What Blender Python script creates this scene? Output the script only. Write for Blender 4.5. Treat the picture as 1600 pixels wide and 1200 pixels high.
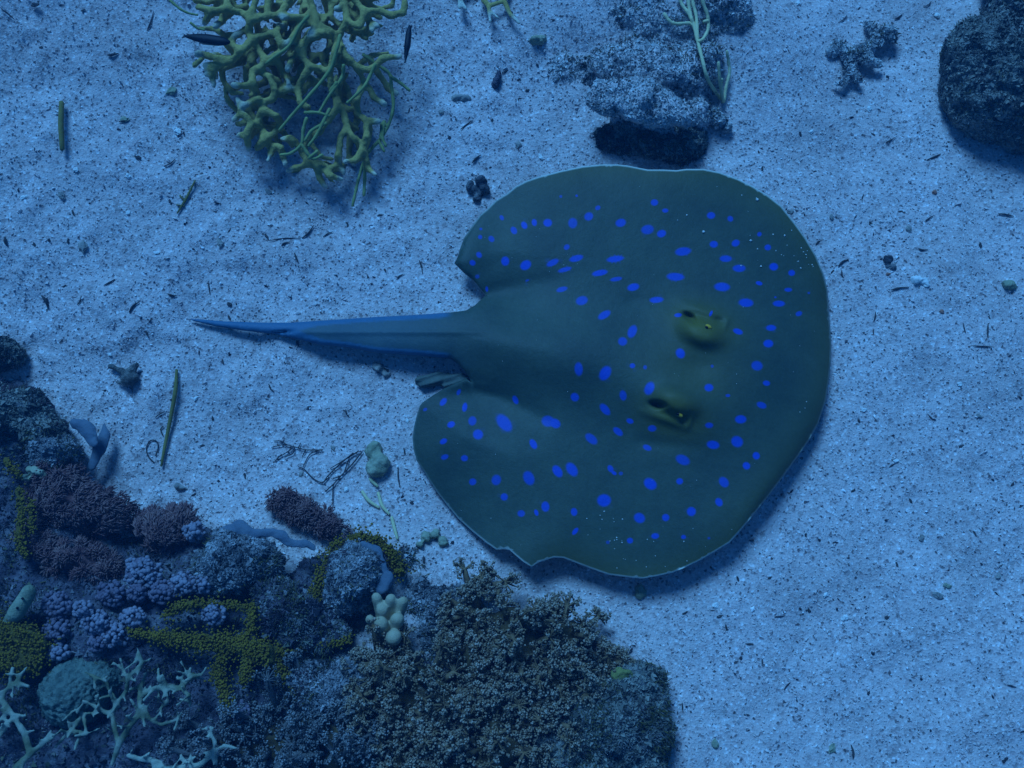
import bpy, math, random
import numpy as np
from mathutils import Vector, Matrix
from mathutils.geometry import delaunay_2d_cdt

for o in list(bpy.data.objects):
    bpy.data.objects.remove(o)
random.seed(7)
RNG = np.random.default_rng(7)
SC = bpy.context.scene
COL = SC.collection

# ------------------------------------------------------------------ camera
LENS, DIST = 35.0, 0.7156
cam = bpy.data.cameras.new('camera')
cam.lens = LENS; cam.sensor_width = 36.0
cam.clip_start = 0.01; cam.clip_end = 100.0
cam_o = bpy.data.objects.new('camera', cam); COL.objects.link(cam_o)
cdir = Vector((0.07, -0.24, 1.0)).normalized()
cam_o.location = cdir * DIST
cam_o.rotation_euler = (-cdir).to_track_quat('-Z', 'Y').to_euler()
SC.camera = cam_o
cam.dof.use_dof = True
cam.dof.focus_distance = 0.69
cam.dof.aperture_fstop = 20.0

# ------------------------------------------------------------------ light: daylight after some metres of sea water
SUN_AZ_VEC = Vector((-0.50, 0.66, 1.0)).normalized()      # towards the sun
WATER = (0.105, 0.40, 1.0)                                 # what the water above lets through
w = bpy.data.worlds.new('World'); SC.world = w; w.use_nodes = True
nt = w.node_tree; nt.nodes.clear()
sky = nt.nodes.new('ShaderNodeTexSky'); sky.sky_type = 'NISHITA'; sky.sun_disc = False
sky.sun_elevation = math.asin(SUN_AZ_VEC.z)
sky.sun_rotation = math.atan2(SUN_AZ_VEC.x, SUN_AZ_VEC.y)
mixw = nt.nodes.new('ShaderNodeMix'); mixw.data_type = 'RGBA'; mixw.blend_type = 'MULTIPLY'
mixw.inputs[0].default_value = 1.0
mixw.inputs[7].default_value = (0.085, 0.47, 1.0, 1)
bg = nt.nodes.new('ShaderNodeBackground'); bg.inputs[1].default_value = 0.07
out = nt.nodes.new('ShaderNodeOutputWorld')
nt.links.new(sky.outputs[0], mixw.inputs[6]); nt.links.new(mixw.outputs[2], bg.inputs[0]); nt.links.new(bg.outputs[0], out.inputs[0])
sun = bpy.data.lights.new('sun', 'SUN'); sun.energy = 3.9; sun.angle = math.radians(20); sun.color = (0.132, 0.465, 1.0)
sun_o = bpy.data.objects.new('sun', sun); COL.objects.link(sun_o)
sun_o.rotation_euler = SUN_AZ_VEC.to_track_quat('Z', 'Y').to_euler()
sun_o.location = SUN_AZ_VEC * 2
vs = SC.view_settings
vs.view_transform = 'Standard'; vs.look = 'None'; vs.exposure = 0.0; vs.gamma = 1.0; vs.use_curve_mapping = False
SC.cycles.use_denoising = True
SC.cycles.volume_bounces = 1
SC.cycles.max_bounces = 6

# ------------------------------------------------------------------ maths helpers
CAMLOC = np.array(cam_o.location); CAMROT = np.array(cam_o.rotation_euler.to_matrix())
KX = 36.0 / LENS / 1600.0
PX = DIST * KX                                            # metres per photo pixel at the middle of the sand


def P(px, py, z=0.0):
    """point at height z that stands at this spot of the sea floor plan (px of the photograph)"""
    px = np.asarray(px, float); py = np.asarray(py, float); z = np.asarray(z, float)
    px, py, z = np.broadcast_arrays(px, py, z)
    d = np.stack([(px - 800) * KX, (600 - py) * KX, -np.ones_like(px)], -1) @ CAMROT.T
    t = (z - CAMLOC[2]) / d[..., 2]
    return CAMLOC + d * t[..., None]


def hsh(ix, iy, iz, seed):
    h = (ix * 374761393 + iy * 668265263 + iz * 2147483647 + seed * 974634777) & 0xFFFFFFFF
    h = ((h ^ (h >> 13)) * 1274126177) & 0xFFFFFFFF
    h = ((h ^ (h >> 15)) * 2246822519) & 0xFFFFFFFF
    return ((h ^ (h >> 16)) & 0xFFFFFF) / float(0xFFFFFF)


def vn(p, seed=0):
    i = np.floor(p).astype(np.int64); f = p - i; f = f * f * f * (f * (f * 6 - 15) + 10)
    r = 0
    for a in (0, 1):
        wx = f[:, 0] if a else 1 - f[:, 0]
        for b in (0, 1):
            wy = f[:, 1] if b else 1 - f[:, 1]
            for c in (0, 1):
                wz = f[:, 2] if c else 1 - f[:, 2]
                r = r + wx * wy * wz * hsh(i[:, 0] + a, i[:, 1] + b, i[:, 2] + c, seed)
    return r * 2 - 1


def fbm(p, freq, octv=4, seed=0, gain=0.5, ridged=False):
    r, amp, tot = 0, 1.0, 0
    for k in range(octv):
        n = vn(p * freq * 2.03 ** k + 17.3 * k, seed + k)
        if ridged: n = 1 - 2 * np.abs(n)
        r = r + n * amp; tot += amp; amp *= gain
    return r / tot


def sstep(a, b, x):
    t = np.clip((x - a) / (b - a), 0, 1); return t * t * (3 - 2 * t)


RAYC = P(985, 580, 0.0)
MOUNDS = [(P(1010, 30, 0), .11, .064, .033), (P(330, 1010, 0), .13, .07, .014), (P(670, 940, 0), .05, .05, .008), (P(450, -30, 0), .08, .05, .006)]


def gh(x, y):
    """height of the sand"""
    x = np.asarray(x, float); y = np.asarray(y, float); sh = x.shape
    p = np.stack([x.ravel(), y.ravel(), np.zeros(x.size)], -1)
    r = np.hypot((p[:, 0] - RAYC[0]) / 0.19, (p[:, 1] - RAYC[1]) / 0.17)
    damp = 0.3 + 0.7 * sstep(0.75, 1.25, r)
    h = (fbm(p, 7, 3, 3) * 0.011) * damp + fbm(p, 38, 3, 9) * 0.0025 * (0.4 + 0.6 * damp) + np.clip(fbm(p, 105, 2, 21), -.6, 1) * 0.0012 * (0.5 + 0.5 * damp)
    h = h + np.clip(fbm(p, 62, 2, 33) - .12, 0, 1) * 0.0048 * sstep(.10, -.15, p[:, 0]) * damp
    u = np.clip(-p[:, 0] * .8 + p[:, 1] * .55 - .08, 0, 1.2); uc = np.minimum(u, .40)      # bank added at the upper left, tilted from the sun to darken the sand
    h = h + .46 * uc * uc + .36 * (u - uc) * np.exp(-(u - uc) / .5)
    for c, sx, sy, a in MOUNDS:
        h = h + a * np.exp(-((p[:, 0] - c[0]) / sx) ** 2 - ((p[:, 1] - c[1]) / sy) ** 2)
    return h.reshape(sh)


def PG(px, py, up=0.0):
    q = P(px, py, 0.0)
    for _ in range(3):
        z = gh(q[..., 0], q[..., 1]) + up
        q = P(px, py, z)
    return q


# ------------------------------------------------------------------ mesh helpers
def mesh_from(V, F, name, smooth=True):
    """V (N,3); F is an (M,k) array or a list of such arrays"""
    me = bpy.data.meshes.new(name)
    Fs = F if isinstance(F, list) else [F]
    Fs = [np.asarray(f, np.int32) for f in Fs if len(f)]
    nl = sum(f.size for f in Fs); nf = sum(len(f) for f in Fs)
    me.vertices.add(len(V)); me.vertices.foreach_set('co', np.asarray(V, np.float32).ravel())
    me.loops.add(nl); me.loops.foreach_set('vertex_index', np.concatenate([f.ravel() for f in Fs]))
    me.polygons.add(nf)
    st, tot, s = [], [], 0
    for f in Fs:
        k = f.shape[1]; st.append(s + np.arange(len(f)) * k); tot.append(np.full(len(f), k)); s += f.size
    me.polygons.foreach_set('loop_start', np.concatenate(st).astype(np.int32))
    me.polygons.foreach_set('loop_total', np.concatenate(tot).astype(np.int32))
    me.polygons.foreach_set('use_smooth', np.full(nf, smooth))
    me.update(calc_edges=True); me.validate()
    return me


def tag(o, label=None, cat=None, group=None, kind=None):
    if label: o['label'] = label
    if cat: o['category'] = cat
    if group: o['group'] = group
    if kind: o['kind'] = kind
    return o


def obj(name, V, F, mat, parent=None, attrs=None, smooth=True, loc=None):
    V = np.asarray(V, float)
    if parent is not None:
        base = np.array(parent['_base'])
    elif loc is not None:
        base = np.array(loc, float)
    else:
        base = np.array([V[:, 0].mean(), V[:, 1].mean(), V[:, 2].min()])
    me = mesh_from(V - base, F, name, smooth)
    for k, a in (attrs or {}).items():
        a = np.asarray(a, np.float32)
        if a.ndim == 1:
            at = me.attributes.new(k, 'FLOAT', 'POINT'); at.data.foreach_set('value', a)
        else:
            at = me.attributes.new(k, 'FLOAT_COLOR', 'POINT')
            at.data.foreach_set('color', np.concatenate([a, np.ones((len(a), 1))], 1).astype(np.float32).ravel())
    me.materials.append(mat)
    o = bpy.data.objects.new(name, me); COL.objects.link(o)
    if parent is not None:
        o.parent = parent
    else:
        o.location = base
    o['_base'] = [float(b) for b in base]
    return o


def thing(name, loc, label, cat, group=None):
    o = bpy.data.objects.new(name, None); COL.objects.link(o)
    o.location = [float(v) for v in loc]; o.empty_display_size = 0.01
    o['_base'] = [float(v) for v in loc]
    return tag(o, label, cat, group)


def ico(sub):
    t = (1 + 5 ** .5) / 2
    v = np.array([(-1, t, 0), (1, t, 0), (-1, -t, 0), (1, -t, 0), (0, -1, t), (0, 1, t), (0, -1, -t), (0, 1, -t), (t, 0, -1), (t, 0, 1), (-t, 0, -1), (-t, 0, 1)], float)
    v /= np.linalg.norm(v[0])
    f = [(0, 11, 5), (0, 5, 1), (0, 1, 7), (0, 7, 10), (0, 10, 11), (1, 5, 9), (5, 11, 4), (11, 10, 2), (10, 7, 6), (7, 1, 8), (3, 9, 4), (3, 4, 2), (3, 2, 6), (3, 6, 8), (3, 8, 9), (4, 9, 5), (2, 4, 11), (6, 2, 10), (8, 6, 7), (9, 8, 1)]
    v = [tuple(a) for a in v]
    for _ in range(sub):
        cache = {}; nf = []
        def mid(a, b):
            k = (min(a, b), max(a, b))
            if k not in cache:
                m = np.array(v[a]) + np.array(v[b]); m /= np.linalg.norm(m); v.append(tuple(m)); cache[k] = len(v) - 1
            return cache[k]
        for a, b, c in f:
            ab, bc, ca = mid(a, b), mid(b, c), mid(c, a)
            nf += [(a, ab, ca), (b, bc, ab), (c, ca, bc), (ab, bc, ca)]
        f = nf
    return np.array(v), np.array(f, np.int32)


ICO0, ICO1, ICO2 = ico(0), ico(1), ico(2)
TET = (np.array([(1, 1, 1), (-1, -1, 1), (-1, 1, -1), (1, -1, -1)], float) * .8, np.array([(0, 2, 1), (0, 1, 3), (0, 3, 2), (1, 2, 3)], np.int32))
OCT = (np.array([(1, 0, 0), (-1, 0, 0), (0, 1, 0), (0, -1, 0), (0, 0, 1), (0, 0, -1)], float),
       np.array([(0, 2, 4), (2, 1, 4), (1, 3, 4), (3, 0, 4), (2, 0, 5), (1, 2, 5), (3, 1, 5), (0, 3, 5)], np.int32))


def rand_rot(n):
    q = RNG.normal(size=(n, 4)); q /= np.linalg.norm(q, axis=1)[:, None]
    a, b, c, d = q.T
    return np.stack([np.stack([1 - 2 * (c * c + d * d), 2 * (b * c - a * d), 2 * (b * d + a * c)], -1),
                     np.stack([2 * (b * c + a * d), 1 - 2 * (b * b + d * d), 2 * (c * d - a * b)], -1),
                     np.stack([2 * (b * d - a * c), 2 * (c * d + a * b), 1 - 2 * (b * b + c * c)], -1)], 1)


def scatter(base, pos, scale, rot=None, jit=0.0):
    bv, bf = base; n = len(pos)
    s = np.asarray(scale, float)
    if s.ndim == 1: s = s[:, None] * np.ones(3)
    v = bv[None] * s[:, None, :]
    if jit: v = v * (1 + RNG.normal(size=(n, len(bv), 1)) * jit)
    if rot is not None: v = np.einsum('nij,nkj->nki', rot, v)
    v = v + pos[:, None, :]
    f = bf[None] + (np.arange(n) * len(bv))[:, None, None]
    return v.reshape(-1, 3), f.reshape(-1, bf.shape[1])


def frame(d):
    d = d / (np.linalg.norm(d) + 1e-12)
    a = np.array([0, 0, 1.0]) if abs(d[2]) < 0.9 else np.array([1.0, 0, 0])
    u = np.cross(d, a); u /= np.linalg.norm(u)
    return u, np.cross(d, u)


def tube(pts, rad, n=8, flat=1.0):
    """swept tube through pts with rounded ends; returns V, [quads, tris]"""
    pts = np.asarray(pts, float); rad = np.asarray(rad, float) * np.ones(len(pts))
    t = np.gradient(pts, axis=0)
    V, Q, T = [], [], []
    ang = np.arange(n) * 2 * np.pi / n
    rings = [(pts[0] - t[0] / (np.linalg.norm(t[0]) + 1e-12) * rad[0] * .5, rad[0] * .6, t[0])] + [(pts[i], rad[i], t[i]) for i in range(len(pts))] + \
            [(pts[-1] + t[-1] / (np.linalg.norm(t[-1]) + 1e-12) * rad[-1] * .5, rad[-1] * .6, t[-1])]
    u = None
    for c, r, d in rings:
        d = d / (np.linalg.norm(d) + 1e-12)
        if u is None: u, v = frame(d)
        else:
            u = u - d * np.dot(u, d); u /= np.linalg.norm(u) + 1e-12; v = np.cross(d, u)
        V.append(c + np.outer(np.cos(ang), u) * r + np.outer(np.sin(ang), v) * r * flat)
    m = len(rings)
    for k in range(m - 1):
        a = k * n + np.arange(n); b = k * n + (np.arange(n) + 1) % n
        Q.append(np.stack([a, b, b + n, a + n], 1))
    V = np.concatenate(V); c0, c1 = len(V), len(V) + 1
    V = np.concatenate([V, [rings[0][0] - 0], [rings[-1][0]]])
    a = np.arange(n); b = (a + 1) % n
    T = np.concatenate([np.stack([b, a, np.full(n, c0)], 1), np.stack([(m - 1) * n + a, (m - 1) * n + b, np.full(n, c1)], 1)])
    return V, [np.concatenate(Q), T]


HAIRF = np.array([(0, 1, 4), (0, 4, 3), (1, 2, 5), (1, 5, 4), (2, 0, 3), (2, 3, 5), (3, 4, 6), (4, 5, 6), (5, 3, 6)], np.int32)


def hairs(p0, mid, p1, r):
    """many thin pointed three sided strands at once: base, bend, tip"""
    p0, mid, p1 = np.asarray(p0, float), np.asarray(mid, float), np.asarray(p1, float); n = len(p0); r = (np.asarray(r, float) * np.ones(n))[:, None]
    d = p1 - p0; d /= np.linalg.norm(d, axis=1)[:, None] + 1e-12
    a = np.where(np.abs(d[:, 2:3]) < .9, np.array([[0, 0, 1.0]]), np.array([[1.0, 0, 0]]))
    e = np.cross(d, a); e /= np.linalg.norm(e, axis=1)[:, None]; f = np.cross(d, e)
    ring = [np.cos(t) * e + np.sin(t) * f for t in (0, 2.094, 4.189)]
    V = np.stack([p0 + q * r for q in ring] + [mid + q * r * .85 for q in ring] + [p1], 1)
    return V.reshape(-1, 3), (HAIRF[None] + (np.arange(n) * 7)[:, None, None]).reshape(-1, 3)


def join(parts):
    """parts: list of (V, [quads, tris])"""
    V, Q, T, k = [], [], [], 0
    for v, f in parts:
        fs = f if isinstance(f, list) else [f]
        for a in fs:
            (Q if a.shape[1] == 4 else T).append(a + k)
        V.append(v); k += len(v)
    F = []
    if Q: F.append(np.concatenate(Q))
    if T: F.append(np.concatenate(T))
    return np.concatenate(V), F


def spline(pts, sub=5):
    pts = np.asarray(pts, float)
    if len(pts) < 3: 
        t = np.linspace(0, 1, sub + 1)[:, None]; return pts[0] * (1 - t) + pts[-1] * t
    p = np.concatenate([[2 * pts[0] - pts[1]], pts, [2 * pts[-1] - pts[-2]]])
    o = []
    for i in range(1, len(p) - 2):
        for t in np.arange(sub) / sub:
            a, b, c, d = p[i - 1], p[i], p[i + 1], p[i + 2]
            o.append(0.5 * (2 * b + (c - a) * t + (2 * a - 5 * b + 4 * c - d) * t * t + (3 * b - a - 3 * c + d) * t ** 3))
    o.append(pts[-1])
    return np.array(o)


def vnormals(V, Q):
    n = np.zeros_like(V)
    c = np.cross(V[Q[:, 2]] - V[Q[:, 0]], V[Q[:, 3 if Q.shape[1] == 4 else 1]] - V[Q[:, 1 if Q.shape[1] == 4 else 0]])
    if Q.shape[1] == 3: c = np.cross(V[Q[:, 1]] - V[Q[:, 0]], V[Q[:, 2]] - V[Q[:, 0]])
    for k in range(Q.shape[1]): np.add.at(n, Q[:, k], c)
    return n / (np.linalg.norm(n, axis=1)[:, None] + 1e-12)


def blob(prims, voxel, smooth=3, disp=()):
    """union of ellipsoids ('s', c, r) and tapered limbs ('c', p0, r0, p1, r1), remeshed to one skin, smoothed, displaced"""
    parts = []
    for p in prims:
        if p[0] == 's':
            parts.append((ICO2[0] * np.asarray(p[2], float) + np.asarray(p[1], float), [ICO2[1]]))
        else:
            p0, r0, p1, r1 = np.asarray(p[1], float), p[2], np.asarray(p[3], float), p[4]
            parts.append((ICO1[0] * r0 + p0, [ICO1[1]])); parts.append((ICO1[0] * r1 + p1, [ICO1[1]]))
            if np.linalg.norm(p1 - p0) > 1e-5: parts.append(tube(np.stack([p0, p1]), [r0, r1], 10))
    V, F = join(parts)
    me = mesh_from(V, F, 'tmp'); o = bpy.data.objects.new('tmp', me); COL.objects.link(o)
    m = o.modifiers.new('r', 'REMESH'); m.mode = 'VOXEL'; m.voxel_size = voxel
    dg = bpy.context.evaluated_depsgraph_get(); dg.update()
    ev = o.evaluated_get(dg); em = ev.to_mesh()
    V = np.empty(len(em.vertices) * 3, np.float32); em.vertices.foreach_get('co', V); V = V.reshape(-1, 3).astype(float)
    Q = np.empty(len(em.loops), np.int32); em.loops.foreach_get('vertex_index', Q); Q = Q.reshape(-1, 4)
    ev.to_mesh_clear(); bpy.data.objects.remove(o); bpy.data.meshes.remove(me)
    E = np.concatenate([Q[:, [0, 1]], Q[:, [1, 2]], Q[:, [2, 3]], Q[:, [3, 0]]])
    deg = np.bincount(E.ravel(), minlength=len(V))[:, None]
    for _ in range(smooth):
        s = np.zeros_like(V)
        for k in range(3):
            s[:, k] = np.bincount(E[:, 0], V[E[:, 1], k], len(V)) + np.bincount(E[:, 1], V[E[:, 0], k], len(V))
        V = V * 0.4 + 0.6 * s / deg
    for amp, freq, octv, seed, rid in disp:
        N = vnormals(V, Q)
        V = V + N * (fbm(V, freq, octv, seed, ridged=rid) * amp)[:, None]
    return V, Q


def near(V, pts):
    """distance of each vertex to the closest of pts"""
    pts = np.asarray(pts, float); d = np.full(len(V), 1e9)
    for p in pts: d = np.minimum(d, ((V - p) ** 2).sum(1))
    return np.sqrt(d)


# ------------------------------------------------------------------ materials
def new_mat(name):
    m = bpy.data.materials.new(name); m.use_nodes = True
    n = m.node_tree; n.nodes.clear()
    o = n.nodes.new('ShaderNodeOutputMaterial'); b = n.nodes.new('ShaderNodeBsdfPrincipled')
    n.links.new(b.outputs[0], o.inputs[0])
    b.inputs['Specular IOR Level'].default_value = 0.15
    return m, n, b


def N(n, t, **k):
    x = n.nodes.new(t)
    for a, v in k.items(): setattr(x, a, v)
    return x


def coords(n):
    tc = N(n, 'ShaderNodeTexCoord'); g = N(n, 'ShaderNodeNewGeometry')
    return g.outputs['Position']


def ramp(n, fac, stops):
    r = N(n, 'ShaderNodeValToRGB'); e = r.color_ramp.elements
    while len(e) < len(stops): e.new(0.5)
    for x, (p, c) in zip(e, stops): x.position = p; x.color = (*c, 1)
    if fac is not None: n.links.new(fac, r.inputs[0])
    return r.outputs[0]


def noise(n, co, scale, detail=4, rough=0.6):
    t = N(n, 'ShaderNodeTexNoise'); t.inputs['Scale'].default_value = scale; t.inputs['Detail'].default_value = detail
    t.inputs['Roughness'].default_value = rough; n.links.new(co, t.inputs['Vector']); return t.outputs['Fac']


def voro(n, co, scale, feature='F1'):
    t = N(n, 'ShaderNodeTexVoronoi'); t.feature = feature; t.inputs['Scale'].default_value = scale
    n.links.new(co, t.inputs['Vector']); return t


def mixc(n, fac, a, b, mode='MIX'):
    m = N(n, 'ShaderNodeMix', data_type='RGBA', blend_type=mode)
    for i, x in ((0, fac), (6, a), (7, b)):
        if isinstance(x, (int, float)): m.inputs[i].default_value = x
        elif isinstance(x, tuple): m.inputs[i].default_value = (*x, 1)
        else: n.links.new(x, m.inputs[i])
    return m.outputs[2]


def attr(n, name):
    a = N(n, 'ShaderNodeAttribute'); a.attribute_name = name; return a


def bump(n, b, h, dist, strength=1.0, prev=None):
    x = N(n, 'ShaderNodeBump'); x.inputs['Distance'].default_value = dist; x.inputs['Strength'].default_value = strength
    n.links.new(h, x.inputs['Height'])
    if prev is not None: n.links.new(prev, x.inputs['Normal'])
    n.links.new(x.outputs[0], b.inputs['Normal']); return x.outputs[0]


def speckled(name, stops, scale, bscale, bdist, rough=0.85, fine=None, tip=None, tipname='tip'):
    """mottled living or stony surface: noise ramp, finer specks, relief, optional paler tips"""
    m, n, b = new_mat(name); co = coords(n)
    c = ramp(n, noise(n, co, scale, 5, 0.65), stops)
    if fine:
        v = voro(n, co, fine[0]); c = mixc(n, fine[2], c, ramp(n, v.outputs['Color'], fine[1]), 'MULTIPLY')
    if tip:
        c = mixc(n, attr(n, tipname).outputs['Fac'], c, tip)
    n.links.new(c, b.inputs['Base Color']); b.inputs['Roughness'].default_value = rough
    h = bump(n, b, noise(n, co, bscale, 3, 0.7), bdist)
    return m


# sand
def sand_mat():
    m, n, b = new_mat('sand'); co = coords(n)
    v1 = voro(n, co, 640); v2 = voro(n, co, 330)
    sep = N(n, 'ShaderNodeSeparateColor'); n.links.new(v1.outputs['Color'], sep.inputs[0])
    sep2 = N(n, 'ShaderNodeSeparateColor'); n.links.new(v2.outputs['Color'], sep2.inputs[0])
    g1 = ramp(n, sep.outputs[0], [(0.0, (.12, .10, .10)), (.05, (.40, .32, .31)), (.14, (.60, .475, .45)), (.5, (.63, .555, .525)), (.8, (.70, .565, .53)), (.93, (.75, .665, .63)), (1.0, (.88, .84, .82))])
    g2 = ramp(n, sep2.outputs[1], [(0.0, (.55, .53, .53)), (.06, (.9, .88, .87)), (.3, (1, 1, 1)), (1, (1, 1, 1))])
    c = mixc(n, 0.8, g1, g2, 'MULTIPLY')
    big = ramp(n, noise(n, co, 14, 5, .6), [(.28, (.80, .775, .76)), (.6, (1, 1, 1))])
    c = mixc(n, 1.0, c, big, 'MULTIPLY')
    dirt = ramp(n, noise(n, co, 120, 4, .7), [(.27, (.5, .49, .48)), (.38, (1, 1, 1))])
    c = mixc(n, 0.7, c, dirt, 'MULTIPLY')
    n.links.new(c, b.inputs['Base Color']); b.inputs['Roughness'].default_value = 0.95
    p = bump(n, b, v1.outputs['Distance'], 0.0006, 0.6)
    bump(n, b, noise(n, co, 200, 3, .6), 0.0014, 0.7, p)
    return m


def grain_mat():
    m, n, b = new_mat('sand grain'); a = attr(n, 'tone')
    c = ramp(n, a.outputs['Fac'], [(0.0, (.03, .026, .03)), (.2, (.065, .06, .065)), (.27, (.46, .37, .355)), (.5, (.66, .52, .485)), (.65, (.62, .56, .53)), (.85, (.76, .63, .59)), (.95, (.88, .87, .85))])
    n.links.new(c, b.inputs['Base Color']); b.inputs['Roughness'].default_value = 0.75
    return m


MS = {}
MS['sand'] = sand_mat(); MS['grain'] = grain_mat()
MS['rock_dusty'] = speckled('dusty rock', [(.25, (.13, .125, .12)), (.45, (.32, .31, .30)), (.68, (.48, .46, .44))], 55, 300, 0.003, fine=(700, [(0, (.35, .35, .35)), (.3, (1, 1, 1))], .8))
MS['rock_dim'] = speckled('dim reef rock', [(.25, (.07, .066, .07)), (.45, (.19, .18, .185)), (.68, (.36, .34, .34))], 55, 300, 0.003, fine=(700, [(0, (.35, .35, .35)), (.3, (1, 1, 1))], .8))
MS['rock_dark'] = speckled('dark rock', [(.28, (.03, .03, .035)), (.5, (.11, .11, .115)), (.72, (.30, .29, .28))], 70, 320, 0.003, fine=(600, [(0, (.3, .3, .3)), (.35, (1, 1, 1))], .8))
MS['rock_purple'] = speckled('violet crusted rock', [(.25, (.03, .026, .038)), (.48, (.10, .085, .105)), (.7, (.28, .26, .27))], 60, 280, 0.003, fine=(650, [(0, (.3, .3, .35)), (.3, (1, 1, 1))], .8))
MS['rock_boulder'] = speckled('pitted boulder', [(.25, (.035, .035, .035)), (.45, (.13, .125, .11)), (.66, (.33, .32, .29))], 90, 420, 0.0035, fine=(800, [(0, (.25, .25, .25)), (.3, (1, 1, 1))], .8))
MS['fire_coral'] = speckled('fire coral', [(.3, (.37, .28, .08)), (.7, (.56, .43, .13))], 60, 900, 0.0009, fine=(900, [(0, (.7, .7, .7)), (.4, (1, 1, 1))], .7), tip=(.70, .66, .52))
MS['pale_whip'] = speckled('pale whip', [(.3, (.62, .55, .28)), (.7, (.72, .66, .38))], 80, 700, 0.0004)
MS['algae_strand'] = speckled('green strand', [(.3, (.22, .25, .08)), (.7, (.36, .38, .13))], 90, 800, 0.0004)
MS['cream'] = speckled('cream coral', [(.3, (.36, .29, .17)), (.7, (.48, .40, .26))], 60, 600, 0.0005)
MS['broccoli'] = speckled('brown soft coral', [(.3, (.155, .092, .042)), (.7, (.29, .185, .10))], 70, 600, 0.0005, tip=(.52, .42, .33))
MS['stalk'] = speckled('soft coral stalk', [(.3, (.06, .035, .012)), (.7, (.12, .078, .032))], 60, 400, 0.001)
MS['grey_coral'] = speckled('grey soft coral', [(.3, (.09, .08, .075)), (.7, (.18, .16, .15))], 60, 500, 0.0008, tip=(.38, .35, .33))
MS['lilac'] = speckled('lilac soft coral', [(.3, (.17, .145, .18)), (.7, (.34, .30, .34))], 90, 700, 0.0005)
MS['lilac_dim'] = speckled('dim lilac soft coral', [(.3, (.12, .09, .12)), (.7, (.24, .19, .23))], 90, 700, 0.0005)
MS['hair'] = speckled('purple brown tuft', [(.3, (.16, .065, .065)), (.7, (.28, .13, .12))], 70, 400, 0.0008, tip=(.34, .19, .17))
MS['mustard'] = speckled('mustard crust', [(.3, (.15, .09, .008)), (.7, (.30, .18, .016))], 110, 700, 0.0006)
MS['mustard_base'] = speckled('mustard crust base', [(.3, (.10, .07, .014)), (.7, (.19, .13, .025))], 110, 500, 0.001)
MS['blue_sponge'] = speckled('blue sponge', [(.3, (.08, .11, .15)), (.7, (.15, .185, .22))], 60, 300, 0.0005, rough=.6)
MS['antler'] = speckled('antler coral', [(.3, (.075, .09, .05)), (.7, (.18, .19, .11))], 60, 500, 0.0008, tip=(.40, .41, .32))
MS['dome'] = speckled('green dome', [(.3, (.09, .13, .11)), (.7, (.20, .25, .20))], 120, 500, 0.002, fine=(330, [(0, (.2, .2, .2)), (.35, (1, 1, 1))], .8))
MS['squirt'] = speckled('sea squirt', [(.3, (.16, .18, .11)), (.7, (.34, .34, .23))], 110, 300, 0.0012)
MS['stone'] = speckled('pale stone', [(.3, (.24, .25, .15)), (.7, (.42, .42, .29))], 90, 500, 0.001)
MS['blade'] = speckled('seagrass', [(.3, (.15, .13, .035)), (.7, (.26, .21, .06))], 60, 500, 0.0003)
MS['twig'] = speckled('dark twig', [(.3, (.035, .03, .03)), (.7, (.075, .065, .06))], 120, 500, 0.0003)
MS['debris'] = speckled('dark debris', [(.3, (.03, .028, .03)), (.7, (.09, .08, .075))], 200, 900, 0.0004)
MS['bit'] = speckled('rubble bit', [(.3, (.22, .20, .18)), (.7, (.42, .39, .34))], 160, 900, 0.0006)
MS['red_bit'] = speckled('reddish crumb', [(.3, (.30, .12, .08)), (.7, (.42, .2, .14))], 160, 900, 0.0004)
MS['white_bit'] = speckled('white shell', [(.3, (.68, .67, .62)), (.7, (.8, .79, .75))], 160, 900, 0.0003)
MS['olive_algae'] = speckled('olive turf', [(.3, (.16, .17, .05)), (.7, (.30, .29, .09))], 160, 600, 0.001)
MS['black'] = speckled('black', [(.3, (.004, .004, .006)), (.7, (.012, .012, .016))], 160, 900, 0.0002, rough=.5)
MS['gold'] = speckled('gold iris', [(.3, (.55, .30, .02)), (.7, (.75, .42, .04))], 300, 900, 0.0002, rough=.35)


def grit_mat(name, stops):
    m, n, b = new_mat(name)
    n.links.new(ramp(n, attr(n, 'tone').outputs['Fac'], stops), b.inputs['Base Color']); b.inputs['Roughness'].default_value = .85
    return m


MS['grit_dusty'] = grit_mat('dusty grit', [(.0, (.05, .05, .05)), (.18, (.18, .17, .165)), (.4, (.38, .365, .35)), (.75, (.52, .50, .48)), (1, (.72, .70, .67))])
MS['grit_dim'] = grit_mat('dim grit', [(.0, (.03, .03, .032)), (.25, (.10, .095, .10)), (.5, (.22, .21, .21)), (.8, (.36, .34, .34)), (1, (.6, .58, .56))])
MS['grit_dark'] = grit_mat('dark grit', [(.0, (.02, .02, .02)), (.3, (.075, .07, .06)), (.55, (.20, .185, .15)), (.8, (.36, .34, .29)), (1, (.6, .58, .52))])
MS['grit_purple'] = grit_mat('violet grit', [(.0, (.012, .012, .016)), (.35, (.045, .038, .05)), (.55, (.11, .09, .105)), (.7, (.12, .12, .07)), (.87, (.26, .24, .25)), (1, (.5, .48, .48))])


MS['turf'] = grit_mat('algal turf', [(.0, (.10, .06, .075)), (.3, (.06, .045, .05)), (.5, (.085, .075, .035)), (.7, (.15, .12, .03)), (.85, (.10, .10, .09)), (1, (.24, .22, .21))])


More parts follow.
